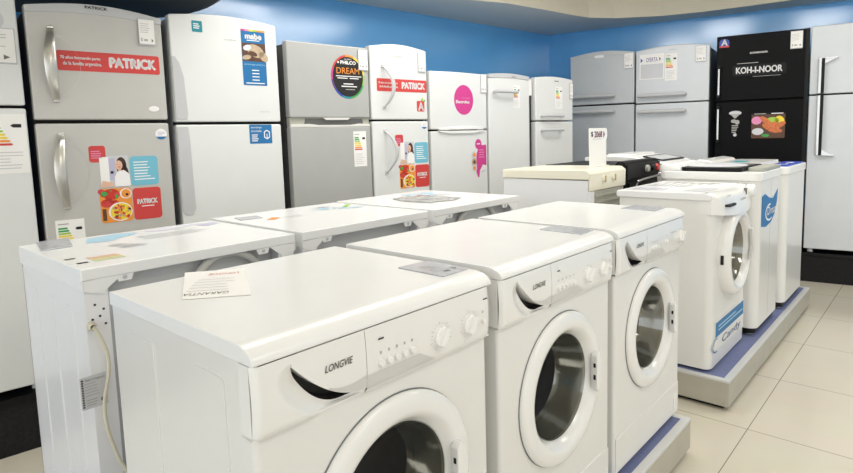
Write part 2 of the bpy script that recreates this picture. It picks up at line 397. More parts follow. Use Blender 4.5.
def cabinet(t, hw, y0, y1, z0, z1, m, hole=None, name='cabinet', rc=.012, embs=(), zf=None):
    """open shell: side walls with rounded front corners, front plate with an optional round hole"""
    b = MB(); arc = []
    for k in range(7):
        a = PI / 2 * k / 6; arc.append((hw - rc + rc * math.sin(a), y0 + rc - rc * math.cos(a)))
    ring = arc + [(hw, y1), (-hw, y1)] + [(-x, y) for x, y in arc[::-1]]
    n = len(ring)
    V = [(x, y, z0) for x, y in ring] + [(x, y, z1) for x, y in ring]
    b.add(V, [(i, i + 1, n + i + 1, n + i) for i in range(n - 1)], m)
    b.add([(x, y, z0) for x, y in ring], [tuple(range(n))], m); b.add([(x, y, z1) for x, y in ring], [tuple(range(n))], m)
    X = hw - rc; z1 = zf or z1
    if hole:
        cx, cz, r = hole
        An = sorted(set([2 * PI * k / 64 for k in range(64)] + [math.atan2(z - cz, x - cx) % (2 * PI) for x in (-X, X) for z in (z0, z1)]))
        I = []; O = []
        for a in An:
            c, s = math.cos(a), math.sin(a); I.append((cx + r * c, y0, cz + r * s))
            ts = []
            if c > 1e-9: ts.append((X - cx) / c)
            if c < -1e-9: ts.append((-X - cx) / c)
            if s > 1e-9: ts.append((z1 - cz) / s)
            if s < -1e-9: ts.append((z0 - cz) / s)
            q = min(ts); O.append((cx + q * c, y0, cz + q * s))
        k = len(An)
        b.add(I + O, [(i, (i + 1) % k, k + (i + 1) % k, k + i) for i in range(k)], m)
        b.add(I + [(p[0], y0 + .02, p[2]) for p in I], [(i, (i + 1) % k, k + (i + 1) % k, k + i) for i in range(k)], m)
    else: b.add([(-X, y0, z0), (X, y0, z0), (X, y0, z1), (-X, y0, z1)], [(0, 1, 2, 3)], m)
    for (sy0, sy1, sz0, sz1) in embs:
        for sg in (-1, 1):
            P = rrect(sy0, sz0, sy1, sz1, .012, 4)
            b.prism(P, 'x', sg * (hw - .004), sg * (hw + .0022), m, .0018, 2)
    return b.build(name, t, 35)
def arcz(x):
    t = min(1, max(0, (x + .234) / .154)); return .955 - .089 * (1 - (1 - t) ** 2) - PZ
ARC = [(-.234 + .154 * k / 40, arcz(-.234 + .154 * k / 40), k / 40) for k in range(41)]
SK = 1.0
def SLOT(t): return .0215 * SK * max(0, math.sin(PI * min(1, t / .92) ** .7)) ** .9
def pocket(x, z):
    za = arcz(x)
    if z > za + 1e-6 and x > -.234: return 0.0
    dx = x + .168; dz = z - (.897 - PZ); c, s_ = math.cos(-.50), math.sin(-.50)
    u = (dx * c + dz * s_) / .104; v = (-dx * s_ + dz * c) / (.046 if True else 1)
    q = max(0, 1 - u * u - v * v * .9); d = .016 * min(1, 1.6 * q) ** 1.1
    t = (x + .234) / .154
    if x > -.2345 and 0 < t < 1 and za - z < SLOT(t): d += .020
    return d
def face_y(z):   # vertical section of the fascia, world-relative bulge
    u = (z - (.852 - PZ)) / .123
    return FY - .004 * math.sin(PI * min(1, max(0, u))) + (.008 * max(0, 1 - u / .12) ** 2)
ZB = .853 - PZ; ZT = .9745 - PZ
def longvie(label, x, variant=0):
    t = thing('washing_machine', label, 'washing machine', (x, 1.07, PZ), 0, None)
    hw = .298
    cabinet(t, hw, BY, .28, .02, ZT + .002, 'enamel', hole=(-.002, .453, .19), embs=((-.19, -.065, .12, .782), (.08, .21, .12, .782)), zf=ZB + .003)
    # worktop with a rolled front edge
    w_ = MB(); pr = [(.283, ZT + .001), (.283, ZT + .026), (.279, ZT + .030), (-.235, ZT + .030)]
    for k in range(1, 9):
        a = PI / 2 * k / 8; pr.append((-.235 - .052 * math.sin(a), ZT + .004 + .026 * math.cos(a)))
    pr.append((-.285, ZT + .001))
    w_.prism(pr, 'x', -.302, .302, 'worktop', .0035, 3); w_.build('worktop', t, 40)
    # detergent drawer with the scooped grip
    d = MB(); xs = [-.302 + .0 + .222 * k / 74 for k in range(75)]
    xs = sorted(xs + [-.2341, -.2339]); V = []; F = []; nb, na = 26, 12; cols = []
    for x_ in xs:
        col = []; za = arcz(x_); za = min(za, ZT - .001)
        rnd = .012 * max(0, 1 - (x_ + .302) / .012) ** 2
        tt = min(1, max(0, (x_ + .234) / .154)); sl = SLOT(tt) * 1.05 if x_ > -.234 else 0.0; zs = za - sl
        for k in range(nb + 1):
            z = ZB + (zs - ZB) * k / (nb - 4) if k <= nb - 4 else zs + sl * (k - nb + 4) / 4; zz = z if k < nb else za - 1e-4
            col.append((x_, face_y(z) + pocket(x_, zz) + rnd, z))
        for k in range(na + 1):
            z = za + (ZT - za) * k / na
            dep = 0.0 if x_ > -.234 else pocket(x_, z)
            col.append((x_, face_y(z) + dep + rnd, z))
        cols.append(col)
    nc = nb + na + 2
    V = [p for c in cols for p in c]
    for i in range(len(cols) - 1):
        for k in range(nc - 1): F.append((i * nc + k, (i + 1) * nc + k, (i + 1) * nc + k + 1, i * nc + k + 1))
    FS = [f for f in F if (f[0] % nc) >= nb - 4 and (f[0] % nc) < nb + 1 and V[f[0]][0] > -.2342 and V[f[0]][1] > FY + .004 and (f[0] % nc) != nb]
    F = [f for f in F if f not in set(FS)]
    d.add(V, F, 'white_plastic'); d.add(V, FS, 'black_and_slot_shade')  # slot faces coloured near-black for the shade inside the grip
    d.box(-.302, -.0805, FY + .009, BY + .03, ZB, ZB + .004, 'white_plastic'); d.box(-.302, -.299, FY + .012, BY + .03, ZB, ZT, 'white_plastic')
    dr = d.build('detergent_drawer', t, 38, wn=False)
    # silver nameplate following the face above the arc
    s = MB(); cols = []
    for k in range(30):
        x_ = -.165 + .0835 * k / 29; col = []
        zt = ZT - .018 - .010 * (1 - k / 29)
        for j in range(9): z = arcz(x_) + .001 + ((arcz(x_) + .003 + .022 * (k / 29) ** 1.2) - arcz(x_)) * j / 8; col.append((x_, face_y(z) - .0004, z))
        cols.append(col)
    s.add([p for c in cols for p in c], [(i * 9 + j, (i + 1) * 9 + j, (i + 1) * 9 + j + 1, i * 9 + j + 1) for i in range(29) for j in range(8)], 'silver_print')
    pl = s.build('nameplate', dr, wn=False)
    l = MB(); l.text('LONGVIE', -.172, .925 - PZ, -.114, .9375 - PZ, FY - .0052, 'grey_ink', skew=.2, bold=.0002); l.build('lettering', dr, wn=False)
    # control panel
    c = MB(); x0, x1 = -.079, .302; cols = []
    for k in range(40):
        x_ = x0 + (x1 - x0) * k / 39; rnd = .014 * max(0, 1 - (x1 - x_) / .02) ** 2
        cols.append([(x_, face_y(ZB + (ZT - ZB) * j / 15) + rnd, ZB + (ZT - ZB) * j / 15) for j in range(16)])
    c.add([p for q in cols for p in q], [(i * 16 + j, (i + 1) * 16 + j, (i + 1) * 16 + j + 1, i * 16 + j + 1) for i in range(39) for j in range(15)], 'white_plastic')
    c.box(x0, x1, FY + .009, BY + .03, ZB, ZB + .004, 'white_plastic'); c.box(x1 - .003, x1, FY + .014, BY + .03, ZB, ZT, 'white_plastic')
    cp = c.build('control_panel', t, 38, wn=False)
    pr = MB(); G_ = []
    for j_ in range(9):
        v = j_ / 8; z_ = ZB + .008 + (.890 - .862) * v; G_ += [(-.077, face_y(z_) - .0005, z_), (.108 - .050 * v, face_y(z_) - .0005, z_)]
    pr.add(G_, [(2 * q_, 2 * q_ + 1, 2 * q_ + 3, 2 * q_ + 2) for q_ in range(8)], 'silver_print')
    yk = FY - .0045
    def knob(px, r):
        k = MB(); z = .905 - PZ
        k.lathe([(r, .004), (r, -.003), (r * .97, -.006), (r * .85, -.008), (.0005, -.009)], (px, yk, z), 'y', 'knob_white', 36)
        a = .55; T = Matrix.Translation((px, 0, z)) @ Matrix.Rotation(a, 4, 'Y'); k.T = T
        k.prism([(-r * .3, -r * .95), (r * .3, -r * .95), (r * .34, 0), (r * .25, r * .98), (-r * .25, r * .98), (-r * .34, 0)], 'y', yk - .018, yk - .006, 'knob_white', .003, 2); k.T = None
        k.build('knob', cp)
        for i in range(22):
            a = 2 * PI * i / 22
            if 4.2 < a < 5.2: continue
            ca, sa = math.cos(a), math.sin(a); r1, r2 = r * 1.22, r * (1.38 if i % 3 else 1.55); h = .0006
            pr.add([(px + r1 * ca - h * sa, yk - .0003, z + r1 * sa + h * ca), (px + r1 * ca + h * sa, yk - .0003, z + r1 * sa - h * ca), (px + r2 * ca + h * sa, yk - .0003, z + r2 * sa - h * ca), (px + r2 * ca - h * sa, yk - .0003, z + r2 * sa + h * ca)], [(0, 1, 2, 3)], 'light_ink')
    def btn(px, pz, r=.0075):
        k = MB(); k.lathe([(r, .004), (r, -.004), (r * .8, -.0065), (.0005, -.007)], (px, yk, pz), 'y', 'knob_white', 20); k.build('push_button', cp)
        pr.rect(px - .002, pz + .017, px + .002, pz + .022, FY - .0049, 'light_ink')
    if variant == 0:
        knob(.122, .0215); knob(.216, .0215); btn(.264, .902 - PZ, .0065)
        for k in range(5): btn(-.045 + .0205 * k, .903 - PZ)
        pr.rect(-.050, .947 - PZ, -.036, .950 - PZ, yk + .0005, 'black_and_slot_shade'); pr.rect(.268, .947 - PZ, .284, .950 - PZ, yk + .0015, 'black_and_slot_shade')
    else:
        knob(.246, .0225)
        for k in range(3): btn(-.035 + .021 * k, .903 - PZ, .0065)
        btn(.098, .908 - PZ, .0075)
        for k in range(4): pr.ell(.05 + .022 * (k % 2), .925 - PZ - .02 * (k // 2), .002, .002, FY - .0049, 'light_ink', 8)
        pr.rect(.14, .93 - PZ, .20, .9325 - PZ, FY - .0049, 'light_ink')
    pr.build('panel_print', cp, wn=False)
    door_set(t, -.002, .453, 1.02)
    k = MB(); k.box(-.291, .291, BY - .003, BY + .001, .022, .145, 'enamel', .0015); kp = k.build('kick_panel', t)
    if variant:
        k = MB(); k.prism([(.235, .048), (.262, .062), (.262, .104), (.235, .092)], 'y', BY - .009, BY - .002, 'white_plastic', .002); k.build('filter_latch', t)
    for sx in (-.25, .25):
        for sy in (-.23, .24):
            MB().lathe([(.02, 0), (.02, .022)], (sx, sy, 0), 'z', 'black_plastic', 14, cap0=True).build('foot', t)
    return t
w1 = longvie('white front-loading washing machine nearest the camera, with a leaflet lying on its top', .742)
w2 = dup(w1, (1.387, 1.07, PZ), 0, 'white front-loading washing machine in the middle of the front three')
SK = 1.45
w3 = longvie('white front-loading washing machine at the far end of the front three, with a single dial', 2.027, 1)
for o in (w1, w2, w3): o['group'] = 'front row of washing machines'

# ================================================================== REAR ROW, SEEN FROM THE BACK
def back_washer(label, xc, hw, hose_pts, cord, depth=.60):
    t = thing('washing_machine', label, 'washing machine', (xc, 1.68, PZ), 0, 'rear row of washing machines turned round')
    z = lambda v: v - PZ
    # shell open at the back (local y = 0), going away to +depth
    b = MB(); th = .004; zt = z(.967)
    b.box(-hw + .004, -hw + .004 + th, .002, depth - .01, .03, zt, 'enamel_side'); b.box(hw - .004 - th, hw - .004, .002, depth - .01, .03, zt, 'enamel_side')
    b.box(-hw + .004, hw - .004, depth - .014, depth - .01, .03, zt, 'enamel_side'); b.box(-hw + .004, hw - .004, .004, depth - .01, .03, .034, 'enamel_side')
    for x0, x1 in ((-hw + .0045, -hw + .062), (hw - .062, hw - .0045)):
        b.box(x0, x1, .0, .004, .03, zt, 'enamel_side', .001)
        xi = x1 if x0 < 0 else x0
        b.box(xi - .002, xi + .002, .002, .05, .03, zt, 'grey_metal')
    for k in range(3):
        yy = .13 + .16 * k; P = rrect(yy - .030, .06, yy + .030, z(.885), .02, 4)
        b.prism(P, 'x', -hw + .006, -hw + .0015, 'enamel_side', .002, 2)
    b.build('cabinet', t)
    r = MB(); r.box(-hw + .062, hw - .062, .045, .05, .03, zt, 'grey_metal')
    for k in range(5): r.box(-hw + .10, hw - .10, .039, .046, .12 + .11 * k, .17 + .11 * k, 'grey_metal', .003)
    r.box(-hw + .062, -hw + .085, .02, .047, .03, zt - .05, 'grey_metal', .008); r.box(hw - .085, hw - .062, .02, .047, .03, zt - .05, 'grey_metal', .008)
    r.build('back_panel', t)
    s = MB(); s.box(-hw, hw, -.008, depth, z(.968), z(1.0), 'worktop', .004, 3)
    s.box(-hw, -hw + .004, -.006, depth - .002, z(.945), z(.972), 'worktop'); s.box(hw - .004, hw, -.006, depth - .002, z(.945), z(.972), 'worktop')
    for sg in (-1, 1):
        P = [(sg * (hw - .0045), z(.9675)), (sg * (hw - .10), z(.97)), (sg * (hw - .055), z(.935)), (sg * (hw - .055), z(.925)), (sg * (hw - .0045), z(.940))]
        s.prism(P, 'y', -.0055, -.0005, 'worktop')
    s.build('worktop', t)
    for xx in (-hw + .105, hw - .12):
        k = MB(); k.prism([(xx - .024, z(.969)), (xx + .024, z(.969)), (xx + .016, z(.950)), (xx - .016, z(.950))], 'y', -.004, .004, 'worktop', .001)
        k.lathe([(.0055, .0), (.0055, -.002), (.0005, -.0024)], (xx, -.004, z(.960)), 'y', 'grey_metal', 14); k.build('bracket', t)
    h = MB()
    for hx_, hz_ in ((-hw + .028, .90), (-hw + .048, .885), (-hw + .02, .862), (-hw + .038, .868), (-hw + .050, .845), (hw - .03, .90), (hw - .045, .88), (hw - .02, .86)):
        h.lathe([(.0032, .0), (.0032, -.0008), (.0005, -.0008)], (hx_, .0, z(hz_)), 'y', 'black_and_slot_shade', 10)
    h.build('screw_holes', t)
    if hose_pts:
        k = MB(); k.tube([(px - xc, py - 1.68, z(pz)) for px, py, pz in hose_pts], .0125, 'hose_grey', 12, 8); k.build('drain_hose', t, 60)
    if cord:
        k = MB(); k.tube([(px - xc, -.018, z(pz)) for px, pz in cord], .0045, 'cord_cream', 10, 6)
        k.lathe([(.011, .0), (.011, -.010), (.006, -.018)], (cord[0][0] - xc, 0, z(cord[0][1])), 'y', 'cord_cream', 16); k.build('power_cord', t, 60)
        q = MB(); q.rect(.460 - xc, z(.628), .522 - xc, z(.716), -.0008, 'paper_grey'); pl = q.build('rating_plate', t, wn=False)
        q = MB(); q.lines(.470 - xc, z(.66), .508 - xc, z(.70), 5, -.0012, 'light_ink', .25, 3); q.text('Made in Argentina', .472 - xc, z(.701), .518 - xc, z(.709), -.0012, 'grey_ink')
        for k in range(12): q.rect(.4625 - xc, z(.634 + .0065 * k), .4675 - xc, z(.638 + .0065 * k), -.0012, 'black_and_slot_shade')
        q.lathe([(.006, 0), (.0005, 0)], (.511 - xc, -.0012, z(.645)), 'y', 'grey_ink', 14); q.lines(.472 - xc, z(.634), .50 - xc, z(.655), 3, -.0012, 'light_ink', .4, 6)
        q.build('lettering', pl, wn=False)
    for sx in (-hw + .05, hw - .05):
        for sy in (.05, depth - .06): MB().lathe([(.02, 0), (.02, .032)], (sx, sy, 0), 'z', 'black_plastic', 14, cap0=True).build('foot', t)
    return t
b1 = back_washer('white washing machine with its back turned and a beige power cord hanging down, left end', .805, .322,
    [(.74, 1.72, .80), (.775, 1.71, .88), (.815, 1.70, .937), (.855, 1.70, .962), (.905, 1.70, .970), (.95, 1.70, .957), (.999, 1.71, .918), (1.03, 1.72, .84)],
    [(.497, .847), (.508, .827), (.524, .771), (.524, .719), (.516, .681), (.507, .635), (.509, .568), (.529, .475), (.545, .431), (.56, .33)], .57)
b2 = back_washer('white washing machine with its back turned, middle of the rear row', 1.475, .318, None, None, .63)
b3 = back_washer('white washing machine with its back turned and a grey hose, right end of rear row', 2.155, .325,
    [(2.02, 1.72, .85), (2.05, 1.71, .93), (2.10, 1.70, .965), (2.19, 1.70, .975), (2.27, 1.71, .965), (2.33, 1.72, .90)], None, .66)
# prints on the worktops of the rear row: local frame drawn flat on z
def top_print(parent, xc, fn, name='sticker'):
    b = MB(); b.T = Matrix(((1, 0, 0, -xc), (0, 0, 1, -1.68), (0, -1, 0, 1.0 - PZ), (0, 0, 0, 1)))
    fn(b); return b.build(name, parent, wn=False)   # drawn with x = world x, z = world y, y = -height
def pr1(b):
    b.poly([(.63, 2.10), (.66, 2.19), (.76, 2.23), (.82, 2.20), (.80, 2.16), (.74, 2.12), (.70, 2.08)], -.0006, 'sky_tint')
    b.poly([(.84, 2.19), (1.02, 2.235), (1.06, 2.21), (.90, 2.15)], -.0006, 'pale_lilac')
    b.poly([(1.03, 2.18), (1.10, 2.2), (1.11, 2.15), (1.04, 2.12)], -.0006, 'lilac')
    b.poly(rrect(.665, 1.90, .745, 1.955, .02), -.0006, 'paper_grey'); b.poly(rrect(.655, 1.955, .72, 2.005, .02), -.0006, 'paper_grey')
    b.lines(.675, 1.91, .735, 1.95, 3, -.001, 'light_ink', .4, 5); b.lines(.665, 1.96, .71, 2.0, 3, -.001, 'light_ink', .3, 7)
    for k, c in enumerate(('pale_pink', 'pale_orange', 'pale_yellow', 'pale_lime')): b.poly([(.545 + .0 * k, 1.835 - .022 * k), (.625, 1.835 - .022 * k), (.625, 1.82 - .022 * k), (.545, 1.82 - .022 * k)][::-1], -.0008, c) if k % 1 == 0 else None
    b.rect(.500, 1.845, .525, 1.862, -.0008, 'grey_ink'); b.rect(.503, 1.755, .530, 1.772, -.0008, 'black_and_slot_shade')
    b.lines(.78, 2.0, 1.02, 2.10, 5, -.0006, 'paper_grey', .25, 11)
top_print(b1, .805, pr1, 'printed_film')
def pr2(b):
    R = random.Random(5)
    for (cx, cy, rx, ry, c) in ((1.60, 2.14, .06, .05, 'sky_tint'), (1.67, 2.09, .05, .035, 'sky_tint'), (1.63, 2.19, .04, .025, 'lilac'), (1.72, 2.05, .045, .02, 'sky_tint')):
        P = [(cx + rx * math.cos(2 * PI * k / 24), cy + ry * math.sin(2 * PI * k / 24)) for k in range(24)]; Q = [(cx + (rx - .004) * math.cos(2 * PI * k / 24), cy + (ry - .004) * math.sin(2 * PI * k / 24)) for k in range(24)]
        b.add([(p[0], -.0006, p[1]) for p in P + Q], [(k, (k + 1) % 24, 24 + (k + 1) % 24, 24 + k) for k in range(24)], c)
        b.poly([(cx + (rx * .5) * math.cos(2 * PI * k / 16), cy + (ry * .5) * math.sin(2 * PI * k / 16)) for k in range(16)], -.0006, c)
    b.poly([(1.70, 2.10), (1.84 - .06, 2.17), (1.775, 2.19), (1.69, 2.12)], -.0006, 'lime')
    b.poly([(1.26, 2.06), (1.31, 2.10), (1.33, 2.07), (1.28, 2.03)], -.0008, 'orange')
    b.lines(1.34, 2.02, 1.42, 2.08, 2, -.0006, 'paper_grey', .3, 2)
top_print(b2, 1.475, pr2, 'printed_film')
def pr3(b):
    for (cx, cy, rx, ry) in ((2.24, 2.22, .07, .03), (2.34, 2.2, .06, .03), (2.30, 2.12, .05, .02)):
        b.poly([(cx + rx * math.cos(2 * PI * k / 16), cy + ry * math.sin(2 * PI * k / 16)) for k in range(16)], -.0006 - .0001 * cx, 'sky_tint')
    b.lines(2.28, 2.02, 2.42, 2.1, 3, -.001, 'paper_grey', .3, 9)
top_print(b3, 2.155, pr3, 'printed_film')

# loose cards and papers
def card(name, label, cat, quad, z, m='paper_grey', th=.0025, group=None, ink=None):
    cx = sum(p[0] for p in quad) / 4; cy = sum(p[1] for p in quad) / 4
    t = thing(name, label, cat, (cx, cy, z), 0, group)
    b = MB(); b.prism([(p[0] - cx, p[1] - cy) for p in quad], 'z', 0, th, m, .0006, 1); b.build('sheet', t)
    if ink:
        k = MB(); k.T = Matrix(((1, 0, 0, -cx), (0, 0, 1, -cy), (0, -1, 0, th), (0, 0, 0, 1))); ink(k, cx, cy); k.build('lettering', t, wn=False)
    return t
WT = ZT + .030 + PZ
G = 'price cards on the washing machines'
def inkprice(k, cx, cy):
    k.lines(cx - .03, cy - .03, cx + .02, cy + .035, 4, -.0005, 'light_ink', .25, 3); k.poly([(cx + .02, cy - .05), (cx + .035, cy - .04), (cx + .02, cy - .03)], -.0005, 'grey_ink'); k.lines(cx - .015, cy - .055, cx + .01, cy - .035, 1, -.0005, 'grey_ink', .6, 3)
card('price_card', 'grey price card on the front edge of the washing machine nearest the camera', 'price card', [(.949, .99), (.945, .842), (1.038, .845), (1.046, .982)], WT, 'plastic_sleeve', .003, G, inkprice)
card('price_card', 'grey price card on the middle front washing machine', 'price card', [(1.600, 1.0), (1.590, .845), (1.680, .850), (1.686, 1.0)], WT, 'plastic_sleeve', .003, G)
card('price_card', 'grey price card on the single-dial washing machine of the front three', 'price card', [(2.215, 1.0), (2.20, .855), (2.32, .858), (2.325, .99)], WT, 'plastic_sleeve', .003, G)
card('price_card', 'grey-edged price card at the left corner of the rear machine with the power cord', 'price card', [(.535, 2.262), (.500, 2.066), (.585, 2.075), (.628, 2.262)], 1.0, 'plastic_sleeve', .004, G)
card('price_card', 'small grey price card on the middle machine of the rear row', 'price card', [(1.19, 2.13), (1.28, 2.12), (1.30, 2.20), (1.21, 2.22)], 1.0, 'plastic_sleeve', .003, G)
def inkleaf(k, cx, cy):
    u = Vector((.607 - .504, 1.067 - 1.15)).normalized(); v = Vector((-u.y, u.x))
    def line(t, a, b_, c, h, m):
        V, F = text_geo(t); xs = [p[0] for p in V]; zs = [p[1] for p in V]; w0, w1, h0, h1 = min(xs), max(xs), min(zs), max(zs); out = []
        for p in V:
            s_ = a + (1 - (p[0] - w0) / (w1 - w0)) * (b_ - a); q_ = c + (1 - (p[1] - h0) / (h1 - h0)) * h
            P = Vector((cx, cy)) + u * s_ + v * q_; out.append((P.x, -.0004, P.y))
        k.add(out, F, m)
    line('LONGVIE', -.032, .035, .075, .018, 'red'); line('GARANTIA', -.045, .045, -.105, .020, 'grey_ink')
    for i in range(5):
        a = Vector((cx, cy)) - u * .045 + v * (-.07 + .025 * i); b_ = Vector((cx, cy)) + u * (.04 - .006 * (i % 3)) + v * (-.07 + .025 * i)
        k.add([(a.x, -.0004, a.y), (b_.x, -.0004, b_.y), (b_.x + v.x * .004, -.0004, b_.y + v.y * .004), (a.x + v.x * .004, -.0004, a.y + v.y * .004)], [(0, 1, 2, 3)], 'paper_grey')
card('leaflet', 'white printed leaflet with a red heading lying on the nearest washing machine', 'leaflet', [(.504, 1.15), (.607, 1.067), (.727, 1.303), (.617, 1.381)], WT + .0005, 'paper', .0015, None, inkleaf)
# crumpled plastic film on the third rear machine
b = MB(); R = random.Random(9); N = 14; V = []; F = []
for i in range(N + 1):
    for j in range(N + 1):
        u = i / N; v = j / N
        x_ = 2.00 + .24 * u - .02 * math.sin(5 * v) * (1 - u) + .015 * math.sin(7 * v); y_ = 1.84 + .30 * v - .12 * u * (1 - v) * 0 + .015 * math.sin(8 * u)
        V.append((x_ - 2.12, y_ - 1.99, .0025 + .012 * abs(math.sin(3 * u + 4 * v)) * R.uniform(.4, 1) * min(1, 6 * u, 6 * v, 6 * (1 - u), 6 * (1 - v))))
for i in range(N):
    for j in range(N): F.append((i * (N + 1) + j, (i + 1) * (N + 1) + j, (i + 1) * (N + 1) + j + 1, i * (N + 1) + j + 1))
b.add(V, F, 'film'); o = b.build('plastic_sleeve', None, 30, wn=False); o.location = (2.12, 1.99, 1.0)
so = o.modifiers.new('s', 'SOLIDIFY'); so.thickness = .0008
tag(o, 'crumpled grey clear plastic sleeve lying on the right rear washing machine', 'plastic sleeve')

# ================================================================== CANDY FRONT LOADER ON THE RIGHT PLATFORM
def candy():
    X0, X1 = 2.82, 3.42; xc = (X0 + X1) / 2
    t = thing('washing_machine', 'white front-loading washing machine with blue sticker strip, on the right platform', 'washing machine', (xc, 1.075, PZ))
    hw = .298; y0 = -.255
    cabinet(t, hw, y0, .205, .012, .83, 'enamel', hole=(.0, .548, .19), rc=.035)
    s = MB(); s.prism([(-.245, .858), (-.25, .845), (-.245, .830), (.213, .830), (.220, .838), (.220, .856), (.213, .864), (-.215, .866)], 'x', -.306, .306, 'worktop', .004, 3); s.build('worktop', t)
    # curved control fascia
    c = MB(); cols = []; nx = 28; nz = 12
    for i in range(nx + 1):
        u = i / nx; x_ = -.300 + .600 * u; bul = .055 * math.sin(PI * u) ** .6
        cols.append([(x_, -.258 - bul * (1 - .55 * (j / nz) ** 1.6) + .035 * max(0, (j / nz - .75) / .25) ** 2 + .03 * max(0, 1 - u / .05) ** 2 + .03 * max(0, 1 - (1 - u) / .05) ** 2, .765 + (.866 - .765) * j / nz - .02 * math.sin(PI * u) * (1 - j / nz)) for j in range(nz + 1)])
    m_ = nz + 1
    c.add([p for q in cols for p in q], [(i * m_ + j, (i + 1) * m_ + j, (i + 1) * m_ + j + 1, i * m_ + j + 1) for i in range(nx) for j in range(nz)], 'white_plastic')
    c.add([q[-1] for q in cols] + [(q[-1][0], -.21, .866) for q in cols], [(i, i + 1, nx + 2 + i, nx + 1 + i) for i in range(nx)], 'white_plastic')
    c.add([q[0] for q in cols] + [(q[0][0], -.242, .765) for q in cols], [(i, i + 1, nx + 2 + i, nx + 1 + i) for i in range(nx)], 'white_plastic')
    c.box(-.300, -.296, -.242, -.19, .765, .862, 'white_plastic'); c.box(.296, .300, -.242, -.19, .765, .862, 'white_plastic')
    cp = c.build('control_panel', t, 50, wn=False)
    k = MB(); k.prism(rrect(-.225, .797, -.115, .808, .005), 'y', -.307, -.280, 'black_and_slot_shade'); k.build('drawer_grip', cp)
    k = MB(); k.lathe([(.032, .01), (.032, -.02), (.028, -.028), (.0005, -.03)], (.235, -.280, .835), 'y', 'knob_white', 30); k.build('knob', cp)
    k = MB(); k.text('Candy', -.235, .842, -.175, .856, -.295, 'grey_ink', skew=.2)
    k.prism([(.11, .825), (.118, .825), (.128, .858), (.120, .858)], 'y', -.296, -.280, 'grey_ink')
    for i in range(5): k.rect(.09 + .02 * i, .805, .098 + .02 * i, .810, -.306, 'light_ink')
    for i in range(3): k.rect(-.02 + .03 * i, .81, -.0 + .03 * i, .82, -.3055, 'light_ink')
    k.build('lettering', cp, wn=False)
    # bulged door
    d = MB(); cx, cz = .0, .548
    d.lathe([(.222, .004), (.224, -.02), (.215, -.042), (.195, -.054), (.175, -.052), (.160, -.03), (.155, .01)], (cx, y0, cz), 'y', 'white_plastic', 64); door = d.build('door', t, 60)
    g = MB(); g.lathe([(.157, -.02), (.148, .0), (.135, .06), (.105, .10), (.06, .12), (.0005, .125)], (cx, y0, cz), 'y', 'bowl_glass', 48); g.build('door_glass', door, 60)
    h = MB(); h.prism([(cx + .14, cz + .10), (cx + .155, cz + .10), (cx + .185, cz), (cx + .155, cz - .07), (cx + .14, cz - .07), (cx + .165, cz)], 'y', y0 - .068, y0 - .050, 'white_plastic', .003)
    h.build('door_handle', door)
    h = MB(); h.box(cx - .226, cx - .2225, y0 - .030, y0 - .016, cz - .030, cz + .015, 'black_and_slot_shade'); h.build('hinge_slot', door)
    q = MB(); q.lathe([(.19, .01), (.165, .03), (.15, .06), (.16, .08), (.19, .10)], (cx, y0, cz), 'y', 'rubber_and_gap_shade', 40); q.build('door_gasket', t, 60)
    q = MB(); q.lathe([(.19, .10), (.2, .14), (.2, .40), (.1, .42), (.0005, .42)], (cx, y0, cz), 'y', 'drum_inner', 40); q.build('drum', t, 60)
    # bottom bulging sticker with blue band
    zz = lambda v: v
    def base(b):
        b.prism([(-.245, .09), (.27, .075), (.27, .235), (-.245, .235)], 'y', y0 - .004, y0 - .0005, 'enamel'); b.rect(-.235, .155, .262, .228, y0 - .0045, 'blue')
    def ink(b):
        b.lines(-.19, .175, .25, .212, 2, y0 - .005, 'sky_tint', .4, 8); b.text('Candy', -.13, .088, .20, .138, y0 - .005, 'navy', skew=.2)
        b.add([(p[0], y0 - .0048, p[1]) for p in [(-.22 + .06 * math.cos(a), .115 + .036 * math.sin(a)) for a in [PI * .4 + k * PI * 1.2 / 10 for k in range(11)]] + [(-.22 + .052 * math.cos(a), .115 + .030 * math.sin(a)) for a in [PI * .4 + k * PI * 1.2 / 10 for k in range(11)]]], [(k, k + 1, 12 + k, 11 + k) for k in range(10)], 'blue')
    sticker(t, base, 0, 'promotional_sticker', ink)
    for sx in (-.25, .25):
        for sy in (-.2, .16): MB().lathe([(.02, 0), (.02, .014)], (sx, sy, 0), 'z', 'black_plastic', 14, cap0=True).build('foot', t)
    # printed film on the top
    b = MB(); b.T = Matrix(((1, 0, 0, 0), (0, 0, 1, 0), (0, -1, 0, .866), (0, 0, 0, 1)))
    b.lines(-.24, .0, -.08, .18, 5, -.0006, 'lilac', .35, 4); b.lines(-.02, -.04, .12, .18, 6, -.0006, 'paper_grey', .45, 5); b.lines(.14, -.12, .26, .16, 6, -.0006, 'light_ink', .2, 6)
    b.poly([(.20, -.14), (.215, -.15), (.235, .12), (.225, .12)], -.0008, 'grey_ink'); b.rect(-.22, -.2, -.05, -.1, -.0006, 'paper_grey')
    b.build('printed_film', t, wn=False)
candy()

